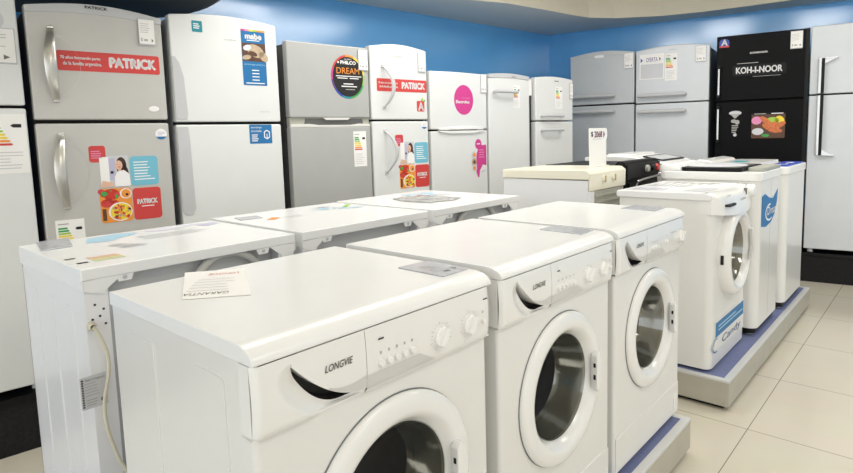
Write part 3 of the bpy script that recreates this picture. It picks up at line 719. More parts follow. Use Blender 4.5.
# ================================================================== TOP LOADERS ON THE RIGHT PLATFORM
def toploader(label, x0, x1, y0, y1, ztop, kind):
    xc = (x0 + x1) / 2; hw = (x1 - x0) / 2; hd = (y1 - y0) / 2
    t = thing('top_load_washer', label, 'washing machine', (xc, (y0 + y1) / 2, PZ)); H = ztop - PZ
    b = MB(); P = rrect(-hw, -hd, hw, hd, .05, 8)
    b.prism([(p[0], p[1]) for p in P], 'z', .045, H - .06, 'enamel'); b.box(-.002, .002, -hd - .0003, -hd + .001, .06, H - .08, 'light_ink') if kind == 1 else None
    b.build('cabinet', t, 30)
    MB().prism(rrect(-hw + .015, -hd + .015, hw - .015, hd - .015, .04, 6), 'z', .012, .046, 'black_plastic').build('base', t)
    # top cover: front low, rising rear console
    s = MB(); s.prism(rrect(-hw - .006, -hd - .006, hw + .006, hd + .006, .05, 8), 'z', H - .062, H - .012, 'white_plastic', .006, 3)
    if kind == 0:   # sloped front panel
        s.prism([(-hd + .0, H - .013), (-hd + .01, H), (-hd + .20, H + .035), (hd - .12, H + .045), (hd, H + .03), (hd, H - .013)], 'x', -hw, hw, 'white_plastic', .008, 3)
    else:
        s.prism([(hd - .13, H - .013), (hd - .10, H + .02), (hd - .02, H + .03), (hd, H + .015), (hd, H - .013)], 'x', -hw + .01, hw - .01, 'white_plastic', .010, 3)
    s.build('top_cover', t)
    if kind == 0:
        k = MB(); k.T = Matrix.Translation((0, -hd + .10, H + .0205)) @ Matrix.Rotation(math.atan2(.035, .19), 4, 'X')
        k.prism(rrect(-hw + .10, -.075, hw - .05, .075, .02, 4), 'z', -.002, .003, 'black_plastic', .001); k.prism(rrect(-hw + .13, -.055, hw - .08, .055, .015, 4), 'z', .003, .004, 'grey_metal'); k.build('control_display', t)
        MB().prism(rrect(-hw + .05, -hd + .24, hw - .05, hd - .14, .03, 5), 'z', H + .030, H + .052, 'white_plastic', .006).build('lid', t)
    if kind == 1:
        lid = MB(); lid.prism(rrect(-hw + .0, -hd + .10, hw - .02, hd - .12, .03, 5), 'z', H - .012, H + .010, 'black_plastic', .003)
        L_ = lid.build('lid', t)
        MB().prism(rrect(-hw + .02, -hd + .12, hw - .04, hd - .14, .02, 5), 'z', H + .010, H + .0115, 'fridge_dark_side', 0).build('glass_pane', L_)
        k = MB(); k.lathe([(.17, .0), (.16, .004), (.0005, .005)], (-.02, .02, H + .0115), 'z', 'paper_grey', 32); k.build('lid_reflection_disc', L_)  # pale disc paints the round white reflection on the glass lid
        k = MB(); k.prism(rrect(-hw + .10, -hd - .0, hw - .02, -hd + .09, .02, 5), 'z', H - .012, H + .008, 'vent_grey', .004); k.build('control_panel', t)
        # blue logo sticker on the front, curled to the left corner
        st = MB(); x_ = -hw + .045; P = [(x_, .62), (x_, .785), (x_ + .07, .795), (x_ + .17, .765), (x_ + .27, .755), (x_ + .38, .80), (x_ + .365, .73), (x_ + .31, .66), (x_ + .23, .62), (x_ + .10, .605)]
        st.prism(P, 'y', -hd - .0022, -hd - .0004, 'blue'); so_ = st.build('brand_sticker', t, wn=False)
        st = MB(); st.text('Drean', x_ + .12, .668, x_ + .33, .716, -hd - .0045, 'white_ink', skew=.2)
        a_ = [PI * .45 + k * PI * 1.25 / 14 for k in range(15)]
        st.add([(x_ + .18 + .10 * math.cos(a), -hd - .003, .682 + .05 * math.sin(a)) for a in a_] + [(x_ + .185 + .088 * math.cos(a), -hd - .003, .682 + .040 * math.sin(a)) for a in a_], [(k, k + 1, 16 + k, 15 + k) for k in range(14)], 'white_ink')
        st.build('lettering', so_, wn=False)
    if kind == 2:
        MB().prism(rrect(-hw + .03, -hd + .16, hw - .03, hd - .13, .03, 5), 'z', H - .013, H + .008, 'white_plastic', .004).build('lid', t)
        k = MB(); k.prism(rrect(-hw + .02, -hd + .01, hw - .02, -hd + .13, .02, 5), 'z', H - .013, H - .006, 'deep_blue', .002)
        cp = k.build('control_panel', t)
        k = MB()
        for i in range(6): k.prism(rrect(-hw + .08 + .06 * i, -hd + .04, -hw + .115 + .06 * i, -hd + .055 + .03 * (i % 2), .004, 2), 'z', H - .0065, H - .0045, ('purple', 'sky_tint', 'white_ink')[i % 3])
        k.build('buttons', cp)
        k = MB(); k.prism(rrect(-.20, .0, -.02, .09, .02, 4), 'z', H + .008, H + .009, 'teal'); k.build('sticker', t)
        k = MB(); k.lathe([(.008, 0), (.008, -.003), (.0005, -.003)], (hw - .08, -hd - .003, H - .035), 'y', 'grey_metal', 14); k.build('badge', t)
    for sx in (-hw + .06, hw - .06):
        for sy in (-hd + .05, hd - .06): MB().lathe([(.022, 0), (.022, .014)], (sx, sy, 0), 'z', 'vent_grey', 14, cap0=True).build('foot', t)
    return t
toploader('white top-loading washer with a dark lid and a blue swoosh sticker on its front', 3.47, 3.99, .77, 1.32, 1.085, 1)
toploader('white top-loading washer with a blue control strip, at the far end of the right platform', 4.10, 4.68, .755, 1.32, 1.08, 2)
toploader('white top-loading washer with a sloping grey display, beside the black cooker', 3.76, 4.33, 1.42, 1.97, 1.105, 0)

# ================================================================== COOKERS
def cooker(label, x0, x1, y0, y1, ztop, black):
    xc = (x0 + x1) / 2; hw = (x1 - x0) / 2; hd = (y1 - y0) / 2; H = ztop - PZ
    t = thing('cooker', label, 'cooker', (xc, (y0 + y1) / 2, PZ))
    body = 'black_plastic' if black else 'enamel_side'; topm = 'black_plastic' if black else 'cream_enamel'
    b = MB(); b.box(-hw, hw, -hd + .01, hd, .03, H - .056, body, .004); b.build('body', t)
    s = MB()
    if black:
        s.prism([(-hd, H - .10), (-hd - .006, H - .03), (-hd + .02, H - .003), (-hd + .055, H), (-hd + .08, H - .026), (hd, H - .026), (hd, H - .055), (-hd + .02, H - .055)], 'x', -hw - .003, hw + .003, topm, .003)
    else:
        s.prism([(-hd + .004, H - .052), (-hd - .006, H - .02), (-hd + .02, H - .001), (-hd + .04, H), (hd, H - .006), (hd + .004, H - .055)], 'x', -hw - .006, hw + .006, topm, .006, 3)
    s.build('hob_top', t)
    p = MB(); p.prism([(-hd + .005, H - .115), (-hd - .004, H - .11), (-hd - .006, H - .02), (-hd + .01, H - .02)], 'x', -hw, hw, topm if not black else 'black_plastic', .002); cp = p.build('control_panel', t)
    if black:
        for i, (dx, mt) in enumerate(((.0, 'lime'), (.095, 'black_and_slot_shade'), (.15, 'red'))):
            k = MB(); k.lathe([(.021, .0), (.020, -.018), (.0005, -.020)], (-hw + .27 + dx, -hd - .005, H - .055), 'y', 'vent_grey' if i == 0 else mt, 24); k.build('knob', cp)
        k = MB(); k.tube([(-hw + .08, -hd - .01, H - .19), (-hw + .08, -hd - .03, H - .13), (-hw + .10, -hd - .04, H - .115), (hw - .06, -hd - .04, H - .10), (hw - .04, -hd - .01, H - .10)], .007, 'chrome', 10, 5); k.build('oven_handle', t, 60)
        k = MB(); k.box(-hw + .03, hw - .03, -hd - .004, -hd + .012, .10, H - .13, 'black_plastic', .004); k.build('oven_door', t)
    else:
        for dx in (.15, .27):
            k = MB(); k.lathe([(.020, .0), (.019, -.006), (.012, -.010), (.0005, -.011)], (-hw + dx, -hd - .005, H - .055), 'y', 'cream_enamel', 24)
            k.prism([(-hw + dx - .003, H - .073), (-hw + dx + .003, H - .073), (-hw + dx + .003, H - .037), (-hw + dx - .003, H - .037)], 'y', -hd - .022, -hd - .012, 'brass', .001); k.build('knob', cp)
        k = MB(); k.box(-hw + .05, hw - .02, -hd + .0, -hd + .012, .10, H - .115, 'vent_grey')
        for i in range(9): k.box(-hw + .055, hw - .025, -hd - .006, -hd + .002, H - .15 - .035 * i, H - .135 - .035 * i, 'vent_grey', .003)
        k.box(-hw + .002, -hw + .05, -hd - .002, -hd + .012, .05, H - .115, 'enamel_side', .002); k.build('vent_door', t)
    for sx in (-hw + .05, hw - .05):
        for sy in (-hd + .05, hd - .05): MB().lathe([(.018, 0), (.018, .032)], (sx, sy, 0), 'z', 'black_plastic', 12, cap0=True).build('foot', t)
    return t
cooker('cream-topped white cooker with two small knobs and a price sign standing on it', 2.755, 3.185, 1.415, 1.965, 1.118, False)
cooker('black cooker with red and pale knobs and a silver oven handle', 3.215, 3.705, 1.415, 1.96, 1.14, True)
def sign():
    t = thing('price_sign', 'white upright card sign with red price lettering on the cream cooker', 'sign', (3.08, 1.53, 1.118), math.radians(0))
    s = 1.0; w_ = .102; h_ = .218
    b = MB(); b.prism([(-w_, .0), (w_, .0), (w_, h_ - .07), (w_ + .012, h_ - .045), (w_ + .012, h_ - .02), (w_, h_), (-w_ - .01, h_)], 'y', -.002, .002, 'paper', .0006, 1)
    b.box(-w_, w_, -.02, .03, .0, .003, 'paper', .0005); b.build('card', t)
    k = MB(); k.text('$', -.09, h_ - .05, -.065, h_ - .02, -.0028, 'purple', bold=.001); k.text('2068', -.05, h_ - .052, .045, h_ - .018, -.0028, 'magenta', bold=.0012)
    k.poly([(.062, h_ - .058), (.082, h_ - .036), (.062, h_ - .014)], -.0028, 'purple'); k.rect(-.07, h_ - .064, .05, h_ - .060, -.0028, 'paper_grey'); k.build('lettering', t, wn=False)
sign()
# ================================================================== REFRIGERATORS
def fan(x0, x1, z0, z1, dome, n=16):
    """door outline with an arched top"""
    return [(x0, z0), (x1, z0)] + [(x1 + (x0 - x1) * k / n, z1 + dome * math.sin(PI * k / n)) for k in range(n + 1)]
def fridge(side, s0, w, zt, zg, label, doorm='fridge_white', sidem='fridge_side', dome=.0, gap=.012, topstrip=None, depth=.60, domeoff=0, onedoor=False, groove='gasket_black'):
    """side L or R; s0 distance of its left front corner along the row; zt top, zg height of the gap between doors"""
    if side == 'L': P = FL + uL * s0; rz = LA
    else: P = FR + uR * s0; rz = RA - PI
    C0 = P
    t = thing('refrigerator', label, 'refrigerator', (C0.x, C0.y, BZ), rz, 'fridges along the ' + ('left' if side == 'L' else 'right') + ' wall')
    t['w'] = w
    del t['w']
    D = .055
    b = MB(BZ); b.box(.006, w - .006, D + .012, depth, BZ + .03, zt - .012, sidem, .006); b.build('cabinet', t)
    b = MB(BZ); b.box(.007, w - .007, D - .012, D + .013, BZ + .05, zt - .02, groove); b.build('door_seal', t)
    if onedoor:
        b = MB(BZ); b.prism(fan(0, w, BZ + .035, zt - .03, dome), 'y', .0, D, doorm, .008, 3); dl = b.build('door', t); du = dl
    else:
        b = MB(BZ); b.prism(fan(0, w, zg + gap / 2, zt - (0 if not topstrip else .025), dome), 'y', .0, D, doorm, .008, 3); du = b.build('door', t)
        b = MB(BZ); b.box(0, w, .0, D, BZ + .035, zg - gap / 2, doorm, .008, 3); dl = b.build('door', t)
    if topstrip:
        n = 16; zl = zt - .028
        Q = [(0, zl)] + [(w * k / n, zl + dome * .5 * math.sin(PI * k / n)) for k in range(1, n)] + [(w, zl)] + [(w + (0 - w) * k / n, zt + dome * math.sin(PI * k / n)) for k in range(n + 1)]
        b = MB(BZ); b.prism(Q, 'y', -.004, D, topstrip, .003, 2); b.build('top_trim', t)
    for sx in (.05, w - .05):
        for sy in (.07, depth - .05): MB().lathe([(.022, 0), (.018, .034)], (sx, sy, 0), 'z', 'white_plastic', 14, cap0=True).build('foot', t)
    return t, du, dl
def bow_handle(parent, x, z0, z1, m, out=.045, lean=.0, wd=.017):
    b = MB(BZ); n = 14; V = []; F = []
    pts = []
    for k in range(n + 1):
        u = k / n; pts.append((x + lean * math.sin(PI * u), -.004 - out * math.sin(PI * u) ** .7, z0 + (z1 - z0) * u))
    for k, p in enumerate(pts):
        u = k / n; ww = wd * (.7 + .5 * math.sin(PI * u)); th = .009
        for a in range(8):
            t_ = 2 * PI * a / 8; V.append((p[0] + ww * math.cos(t_), p[1] + th * math.sin(t_), p[2]))
    for k in range(n):
        for a in range(8): F.append((k * 8 + a, k * 8 + (a + 1) % 8, (k + 1) * 8 + (a + 1) % 8, (k + 1) * 8 + a))
    F.append(tuple(range(8))); F.append(tuple(n * 8 + a for a in range(8)))
    b.add(V, F, m)
    for zz in (z0, z1): b.box(x - .012, x + .012, -.010, .002, zz - .010, zz + .010, m, .003)
    return b.build('handle', parent, 60)
def bar_handle(parent, x0, x1, z, m='chrome', r=.010, out=.04):
    b = MB(BZ); b.tube([(x0, .002, z), (x0 + .005, -out * .8, z), (x0 + .03, -out, z), (x1 - .03, -out, z), (x1 - .005, -out * .8, z), (x1, .002, z)], r, m, 12, 5)
    return b.build('handle', parent, 60)
YS = -.0012
def energy(t, x0, z0, x1, z1, seed=1, cols=('green', 'green', 'lime', 'yellow', 'yellow', 'orange', 'red')):
    w_ = x1 - x0; h_ = z1 - z0
    def base(b): b.prism([(x0, z0), (x1, z0), (x1, z1), (x0, z1)], 'y', YS, -.0001, 'paper')
    def ink(b):
        for k, c in enumerate(cols):
            z = z0 + h_ * (.80 - .055 * k); l = w_ * (.30 + .045 * k)
            b.poly([(x0 + w_ * .08, z), (x0 + w_ * .08 + l, z), (x0 + w_ * .12 + l, z + h_ * .018), (x0 + w_ * .08 + l, z + h_ * .038), (x0 + w_ * .08, z + h_ * .038)], YS - .0005, c)
        b.poly([(x0 + w_ * .66, z0 + h_ * .80), (x0 + w_ * .72, z0 + h_ * .77), (x0 + w_ * .90, z0 + h_ * .77), (x0 + w_ * .90, z0 + h_ * .83), (x0 + w_ * .72, z0 + h_ * .83)], YS - .0005, 'black_and_slot_shade')
        b.lines(x0 + w_ * .1, z0 + h_ * .06, x0 + w_ * .9, z0 + h_ * .38, 6, YS - .0005, 'paper_grey', .3, seed); b.rect(x0 + w_ * .08, z0 + h_ * .90, x0 + w_ * .45, z0 + h_ * .925, YS - .0005, 'light_ink')
    return sticker(t, base, BZ, 'energy_label', ink)
def price_tag(t, x0, z0, x1, z1, label, seed=1, y=-.004):
    """paper tag in a holder, clipped on the door: a thing of its own placed where the fridge stands"""
    R_ = Matrix.Rotation(t.rotation_euler[2], 4, 'Z'); cx = (x0 + x1) / 2
    p = Vector(t.location) + R_ @ Vector((cx, y, 0)); p.z = z0
    o = thing('price_tag', label, 'price tag', p, t.rotation_euler[2], 'price tags on the fridges'); w_ = (x1 - x0) / 2; h_ = z1 - z0
    b = MB(); b.box(-w_, w_, 0, .0025, 0, h_, 'plastic_sleeve', .0006, 1); b.box(-w_ + .003, w_ - .003, -.0008, .0, .006, h_ - .003, 'paper'); b.build('tag_sheet', o)
    k = MB(); k.lines(-w_ * .75, h_ * .45, w_ * .7, h_ * .85, 5, -.0012, 'light_ink', .2, seed); k.text('$', -w_ * .75, h_ * .13, -w_ * .55, h_ * .27, -.0012, 'grey_ink'); k.lines(-w_ * .4, h_ * .14, w_ * .25, h_ * .25, 1, -.0012, 'light_ink', .7, seed)
    k.poly([(w_ * .5, h_ * .12), (w_ * .75, h_ * .19), (w_ * .5, h_ * .26)], -.0012, 'grey_ink'); k.build('lettering', o, wn=False)
    return o
y1, y2, y3, y4 = YS - .0004, YS - .0008, YS - .0012, YS - .0016
def quad_stickers(t, bx, x_sc=1.0, z_sc=1.0, oz=0.0):
    """the set of five rounded promotional stickers: red, woman at a fridge, blue, food, red brand"""
    X = lambda x: bx + x * x_sc; Z = lambda z: z + oz
    def rr(b, x0, z0, x1, z1, y, m, r=.012): b.prism(rrect(X(x0), Z(z0), X(x1), Z(z1), r), 'y', y, -.0001, m)
    sticker(t, lambda b: rr(b, .0, 1.235, .066, 1.310, YS, 'red'), BZ, 'promotional_sticker', lambda b: b.lines(X(.008), Z(1.25), X(.058), Z(1.29), 4, y1, 'pink', .45, 3))
    def woman(b):
        b.prism([(X(.035), Z(1.118)), (X(.160), Z(1.118)), (X(.156), Z(1.262)), (X(.045), Z(1.262))], 'y', YS, -.0001, 'paper_grey')
        b.rect(X(.038), Z(1.13), X(.075), Z(1.258), y1, 'paper'); b.rect(X(.075), Z(1.15), X(.10), Z(1.25), y1, 'lilac')
        b.ell(X(.126), Z(1.215), .022, .040, y1, 'hair'); b.poly([(X(.130), Z(1.24)), (X(.152), Z(1.20)), (X(.158), Z(1.165)), (X(.135), Z(1.18))], y1, 'hair')
        b.ell(X(.116), Z(1.218), .015, .022, y2, 'skin'); b.rect(X(.112), Z(1.185), X(.124), Z(1.20), y2, 'skin')
        b.poly([(X(.095), Z(1.12)), (X(.160), Z(1.12)), (X(.158), Z(1.175)), (X(.135), Z(1.195)), (X(.108), Z(1.188)), (X(.095), Z(1.165))], y3, 'white_ink')
        b.poly([(X(.035), Z(1.12)), (X(.09), Z(1.12)), (X(.085), Z(1.14)), (X(.045), Z(1.15))], y3, 'skin'); b.rect(X(.080), Z(1.18), X(.092), Z(1.192), y2, 'berry')
        b.ell(X(.118), Z(1.210), .005, .002, y4, 'red'); b.ell(X(.111), Z(1.222), .0015, .001, y4, 'hair'); b.ell(X(.121), Z(1.222), .0015, .001, y4, 'hair')
    sticker(t, woman, BZ, 'photo_sticker')
    sticker(t, lambda b: rr(b, .162, 1.118, .284, 1.256, YS, 'pale_blue', .016), BZ, 'promotional_sticker', lambda b: b.lines(X(.178), Z(1.14), X(.27), Z(1.235), 7, y1, 'white_ink', .35, 4))
    def food(b):
        rr(b, .028, .955, .160, 1.112, YS, 'orange', .016)
        b.ell(X(.075), Z(1.085), .034, .026, y1, 'tomato'); b.ell(X(.055), Z(1.045), .026, .020, y1, 'red'); b.ell(X(.042), Z(1.09), .012, .015, y1, 'red_dark'); b.ell(X(.09), Z(1.04), .018, .014, y1, 'tomato')
        b.ell(X(.135), Z(1.085), .025, .024, y2, 'white_ink'); b.ell(X(.136), Z(1.085), .020, .020, y3, 'orange'); b.ell(X(.14), Z(1.08), .006, .006, y4, 'berry')
        b.ell(X(.108), Z(1.002), .050, .044, y2, 'white_ink'); b.ell(X(.110), Z(1.002), .045, .039, y3, 'yellow')
        R = random.Random(3)
        for k in range(44):
            a = R.uniform(0, 6.28); q = .040 * math.sqrt(R.random()); b.ell(X(.110) + q * math.cos(a), Z(1.002) + q * .85 * math.sin(a), R.uniform(.005, .009), R.uniform(.004, .008), y4 - .00002 * k, ('orange', 'tan', 'berry', 'orange', 'red', 'yellow', 'tomato')[k % 7], 10, a)
        for k in range(14): b.ell(X(.034) + R.uniform(0, .07), Z(1.03) + R.uniform(0, .075), R.uniform(.006, .014), R.uniform(.006, .012), y1 - .00002 * (k + 1), ('tomato', 'red_dark', 'red', 'green', 'tomato')[k % 5], 12)
        b.rect(X(.034), Z(.965), X(.05), Z(1.02), y1, 'brown')
    sticker(t, food, BZ, 'photo_sticker')
    sticker(t, lambda b: rr(b, .164, .955, .288, 1.106, YS, 'red', .016), BZ, 'brand_sticker', lambda b: (b.text('PATRICK', X(.183), Z(1.030), X(.270), Z(1.052), y1, 'white_ink', bold=.0016), b.rect(X(.20), Z(1.016), X(.255), Z(1.020), y1, 'white_ink')))
def banner(t, x0, x1, z0, z1, small=True):
    w_ = x1 - x0
    sticker(t, lambda b: b.prism(rrect(x0, z0, x1, z1, .008), 'y', YS, -.0001, 'red'), BZ, 'brand_banner', lambda b: (b.text('PATRICK', x0 + w_ * .49, z0 + (z1 - z0) * .27, x0 + w_ * .955, z0 + (z1 - z0) * .76, y1, 'white_ink', bold=.0034),
        b.text('70 años formando parte', x0 + w_ * .03, z0 + (z1 - z0) * .55, x0 + w_ * .40, z0 + (z1 - z0) * .74, y1, 'white_ink', bold=.0006), b.text('de la familia argentina.', x0 + w_ * .05, z0 + (z1 - z0) * .24, x0 + w_ * .41, z0 + (z1 - z0) * .46, y1, 'white_ink', bold=.0006)))
def disc_sticker(t, x, z, r):
    sticker(t, lambda b: (b.lathe([(r, 0), (.0005, 0)], (x, YS, z), 'y', 'white_ink', 24), b.poly([(x + r * math.cos(a), z + r * math.sin(a)) for a in [-PI * .85 + k * PI * .7 / 8 for k in range(9)]], y1, 'blue')), BZ, 'round_sticker',
            lambda b: b.lines(x - r * .6, z - r * .3, x + r * .7, z + r * .5, 3, y1, 'lilac', .4, 2))

# --- left wall, from left to right
t, du, dl = fridge('L', -.555, .618, 1.965, 1.481, 'white fridge cut by the left edge of the photo, with an energy label', dome=.0)
price_tag(t, .43, 1.655, .605, 1.80, 'white price tag on the leftmost white fridge', 2)
energy(t, .455, 1.205, .612, 1.452, 2)
MB(BZ).lathe([(.05, 0), (.046, -.001), (.0005, -.001)], (.51, -.0002, 1.833), 'y', 'paper_grey', 24, sx=1.3).build('badge', t)

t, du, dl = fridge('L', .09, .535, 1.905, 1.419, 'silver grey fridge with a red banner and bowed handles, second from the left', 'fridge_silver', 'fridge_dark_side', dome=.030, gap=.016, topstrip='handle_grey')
bow_handle(t, .085, 1.512, 1.816, 'champagne_metal', .055, -.018, .019); bow_handle(t, .088, 1.044, 1.361, 'champagne_metal', .055, -.022, .019)
banner(t, .10, .513, 1.641, 1.727)
quad_stickers(t, .187)
disc_sticker(t, .497, 1.358, .026); energy(t, .036, .78, .146, .988, 5)
k = MB(BZ); k.text('PATRICK', .222, 1.9145, .310, 1.9265, -.0052, 'black_and_slot_shade', bold=.0006); k.build('lettering', t, wn=False)
k = MB(BZ); k.lathe([(.013, 0), (.011, -.002), (.0005, -.002)], (.474, -.0002, 1.478), 'y', 'white_ink', 24, sx=1.8); k.build('badge', t)
k = MB(BZ)   # printed circle lines round the handles
for zc in (1.66, 1.20):
    for i in range(20):
        a0 = -1.25 + 2.5 * i / 20; a1 = -1.25 + 2.5 * (i + 1) / 20; r1, r2 = .135, .1375
        k.add([(.07 + r1 * .85 * math.cos(a0), YS, zc + r1 * math.sin(a0)), (.07 + r2 * .85 * math.cos(a0), YS, zc + r2 * math.sin(a0)), (.07 + r2 * .85 * math.cos(a1), YS, zc + r2 * math.sin(a1)), (.07 + r1 * .85 * math.cos(a1), YS, zc + r1 * math.sin(a1))], [(0, 1, 2, 3)], 'champagne_metal')
k.build('clear_sticker_edge', t, wn=False)
price_tag(t, .430, 1.775, .503, 1.896, 'white price tag on the silver fridge with the red banner', 4, -.008)

t, du, dl = fridge('L', .66, .555, 1.935, 1.409, 'white fridge with side recess grips and a blue brand sticker', 'fridge_white', 'fridge_side', dome=.022, gap=.014)
for z0, z1 in ((1.428, 1.735), (.95, 1.392)):
    for d_, nm in ((du, 'recess_grip'),):
        k = MB(BZ); up = z0 > 1.4
        P = [(.002, z0), (.055, z0), (.060, z0 + .03), (.052, z1 - .10), (.035, z1 - .03), (.015, z1), (.002, z1)] if up else [(.002, z0 + .02), (.02, z0), (.05, z0), (.066, z0 + .03), (.060, z1 - .05), (.055, z1), (.002, z1)]
        k.prism(P, 'y', -.0035, .01, 'handle_grey', .002, 2); k.build(nm, t)
sticker(t, lambda b: b.prism(rrect(.107, 1.861, .158, 1.916, .004), 'y', YS, -.0001, 'teal'), BZ, 'sticker', lambda b: b.lines(.115, 1.875, .152, 1.905, 3, y1, 'white_ink', .5, 3))
def mabe(b):
    b.prism([(.355, 1.609), (.487, 1.609), (.487, 1.900), (.355, 1.900)], 'y', YS, -.0001, 'blue')
    for k, c in enumerate(('magenta', 'pink', 'yellow', 'lime', 'orange', 'orange')): b.rect(.355 + .022 * k, 1.891, .377 + .022 * k, 1.900, y1, c)
    b.rect(.357, 1.735, .486, 1.830, y1, 'brown')
    b.ell(.43, 1.79, .05, .032, y2, 'tan', a=-.4); b.ell(.475, 1.762, .03, .02, y2, 'tan', a=-.9); b.ell(.385, 1.805, .022, .014, y3, 'white_ink', a=.3); b.ell(.415, 1.775, .025, .012, y3, 'brown', a=-.3); b.ell(.38, 1.755, .025, .012, y2, 'tan', a=.2)
sticker(t, mabe, BZ, 'brand_sticker', lambda b: (b.text('mabe', .378, 1.852, .466, 1.880, y1, 'white_ink', bold=.0024), b.rect(.385, 1.842, .455, 1.846, y1, 'white_ink'), b.text('tecnología práctica', .364, 1.712, .478, 1.724, y1, 'sky_tint'),
    [b.rect(.405, 1.635 + .017 * k, .445, 1.640 + .017 * k, y1, 'white_ink') for k in range(4)], b.rect(.37, 1.618, .472, 1.623, y1, 'white_ink')))
def cube_st(b):
    b.text('tecnología', .380, 1.378, .440, 1.390, y1, 'white_ink'); b.text('de los detalles', .380, 1.360, .438, 1.372, y1, 'white_ink'); b.lines(.382, 1.308, .43, 1.350, 4, y1, 'white_ink', .45, 4)
    P = [(.468, 1.320), (.485, 1.330), (.485, 1.362), (.468, 1.372), (.451, 1.362), (.451, 1.330)]; Q = [(.468, 1.326), (.480, 1.333), (.480, 1.359), (.468, 1.366), (.456, 1.359), (.456, 1.333)]
    b.add([(p[0], y1, p[1]) for p in P + Q], [(k, (k + 1) % 6, 6 + (k + 1) % 6, 6 + k) for k in range(6)], 'white_ink'); b.rect(.466, 1.326, .470, 1.35, y1, 'white_ink')
sticker(t, lambda b: b.prism([(.370, 1.298), (.497, 1.298), (.497, 1.400), (.370, 1.400)], 'y', YS, -.0001, 'blue'), BZ, 'sticker', cube_st)
k = MB(BZ); k.text('mabe', .265, 1.833, .328, 1.842, YS, 'light_ink'); k.text('Aqua Frost', .437, 1.464, .493, 1.474, YS, 'light_ink', skew=.2); k.build('lettering', t, wn=False)

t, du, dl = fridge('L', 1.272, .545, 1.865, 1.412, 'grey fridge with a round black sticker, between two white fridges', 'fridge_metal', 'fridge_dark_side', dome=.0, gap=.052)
k = MB(BZ); k.box(.002, .543, .012, .05, 1.386, 1.438, 'vent_grey', .002); k.prism([(.09, 1.390), (.50, 1.390), (.49, 1.432), (.10, 1.432)], 'y', .009, .02, 'fridge_dark_side')
k.prism([(.002, 1.384), (.543, 1.384), (.543, 1.4), (.46, 1.402), (.40, 1.395), (.18, 1.395), (.12, 1.402), (.002, 1.4)], 'y', -.001, .03, 'silver_plate', .002)
k.prism([(.21, 1.438), (.40, 1.438), (.38, 1.424), (.23, 1.424)], 'y', -.002, .03, 'silver_plate', .002); k.build('grip_recess', t)
def philco(b):
    cx, cz = .395, 1.682; cs = ['lime', 'yellow', 'yellow', 'orange', 'red', 'red', 'magenta', 'purple', 'deep_blue', 'teal', 'green', 'green']
    N = 48; 
    for k in range(N):
        a0 = 2 * PI * k / N; a1 = 2 * PI * (k + 1) / N; f = (k / N + .5 + .58) % 1.0
        b.add([(cx + .118 * math.cos(a0), y1, cz + .130 * math.sin(a0)), (cx + .118 * math.cos(a1), y1, cz + .130 * math.sin(a1)), (cx + .107 * math.cos(a1), y1, cz + .119 * math.sin(a1)), (cx + .107 * math.cos(a0), y1, cz + .119 * math.sin(a0))], [(0, 1, 2, 3)], cs[int(f * 12) % 12])
    b.lathe([(.130, -.0001), (.130, YS), (.0005, YS)], (cx, 0, cz), 'y', 'black_and_slot_shade', 48, sx=.118 / .130)
def philco_ink(b):
    b.text('PHILCO', .345, 1.757, .452, 1.776, y2, 'white_ink', bold=.0018); b.text('CLASSIC', .370, 1.782, .425, 1.790, y2, 'white_ink'); b.ell(.329, 1.766, .006, .006, y2, 'white_ink')
    b.text('DREAM', .315, 1.700, .475, 1.736, y2, 'orange'); b.rect(.31, 1.683, .49, 1.688, y2, 'white_ink'); b.rect(.32, 1.671, .39, 1.676, y2, 'white_ink'); b.rect(.405, 1.671, .47, 1.676, y2, 'white_ink')
    b.rect(.36, 1.637, .43, 1.643, y2, 'white_ink'); b.rect(.345, 1.622, .455, 1.628, y2, 'white_ink'); b.rect(.375, 1.605, .44, 1.609, y2, 'light_ink')
sticker(t, philco, BZ, 'brand_sticker', philco_ink)
price_tag(t, .470, 1.725, .540, 1.852, 'white price tag overlapping the round black sticker', 5, -.006)
energy(t, .415, 1.138, .508, 1.355, 7)

t, du, dl = fridge('L', 1.832, .462, 1.882, 1.421, 'white fridge with a red banner and grey bowed handles', 'fridge_white', 'fridge_side', dome=.025, gap=.012)
bow_handle(t, .095, 1.506, 1.762, 'handle_grey', .05, .045, .013); bow_handle(t, .098, 1.09, 1.354, 'handle_grey', .05, .050, .013)
banner(t, .045, .456, 1.606, 1.686)
quad_stickers(t, .176, .975, 1, .018)
disc_sticker(t, .425, 1.388, .024)
sticker(t, lambda b: (b.prism(rrect(.367, 1.480, .432, 1.550, .008), 'y', YS, -.0001, 'red'), b.poly([(.40, 1.552), (.415, 1.575), (.425, 1.555), (.412, 1.548)], y1, 'lime'), b.poly([(.42, 1.548), (.44, 1.56), (.438, 1.545)], y1, 'green')), BZ, 'rating_sticker', lambda b: b.text('A', .380, 1.488, .424, 1.540, y2, 'white_ink', bold=.003))
k = MB(BZ); k.text('PATRICK', .175, 1.823, .262, 1.833, YS, 'light_ink'); k.build('lettering', t, wn=False)
price_tag(t, .385, 1.740, .447, 1.868, 'white price tag on the white fridge with the red banner', 6, -.006)

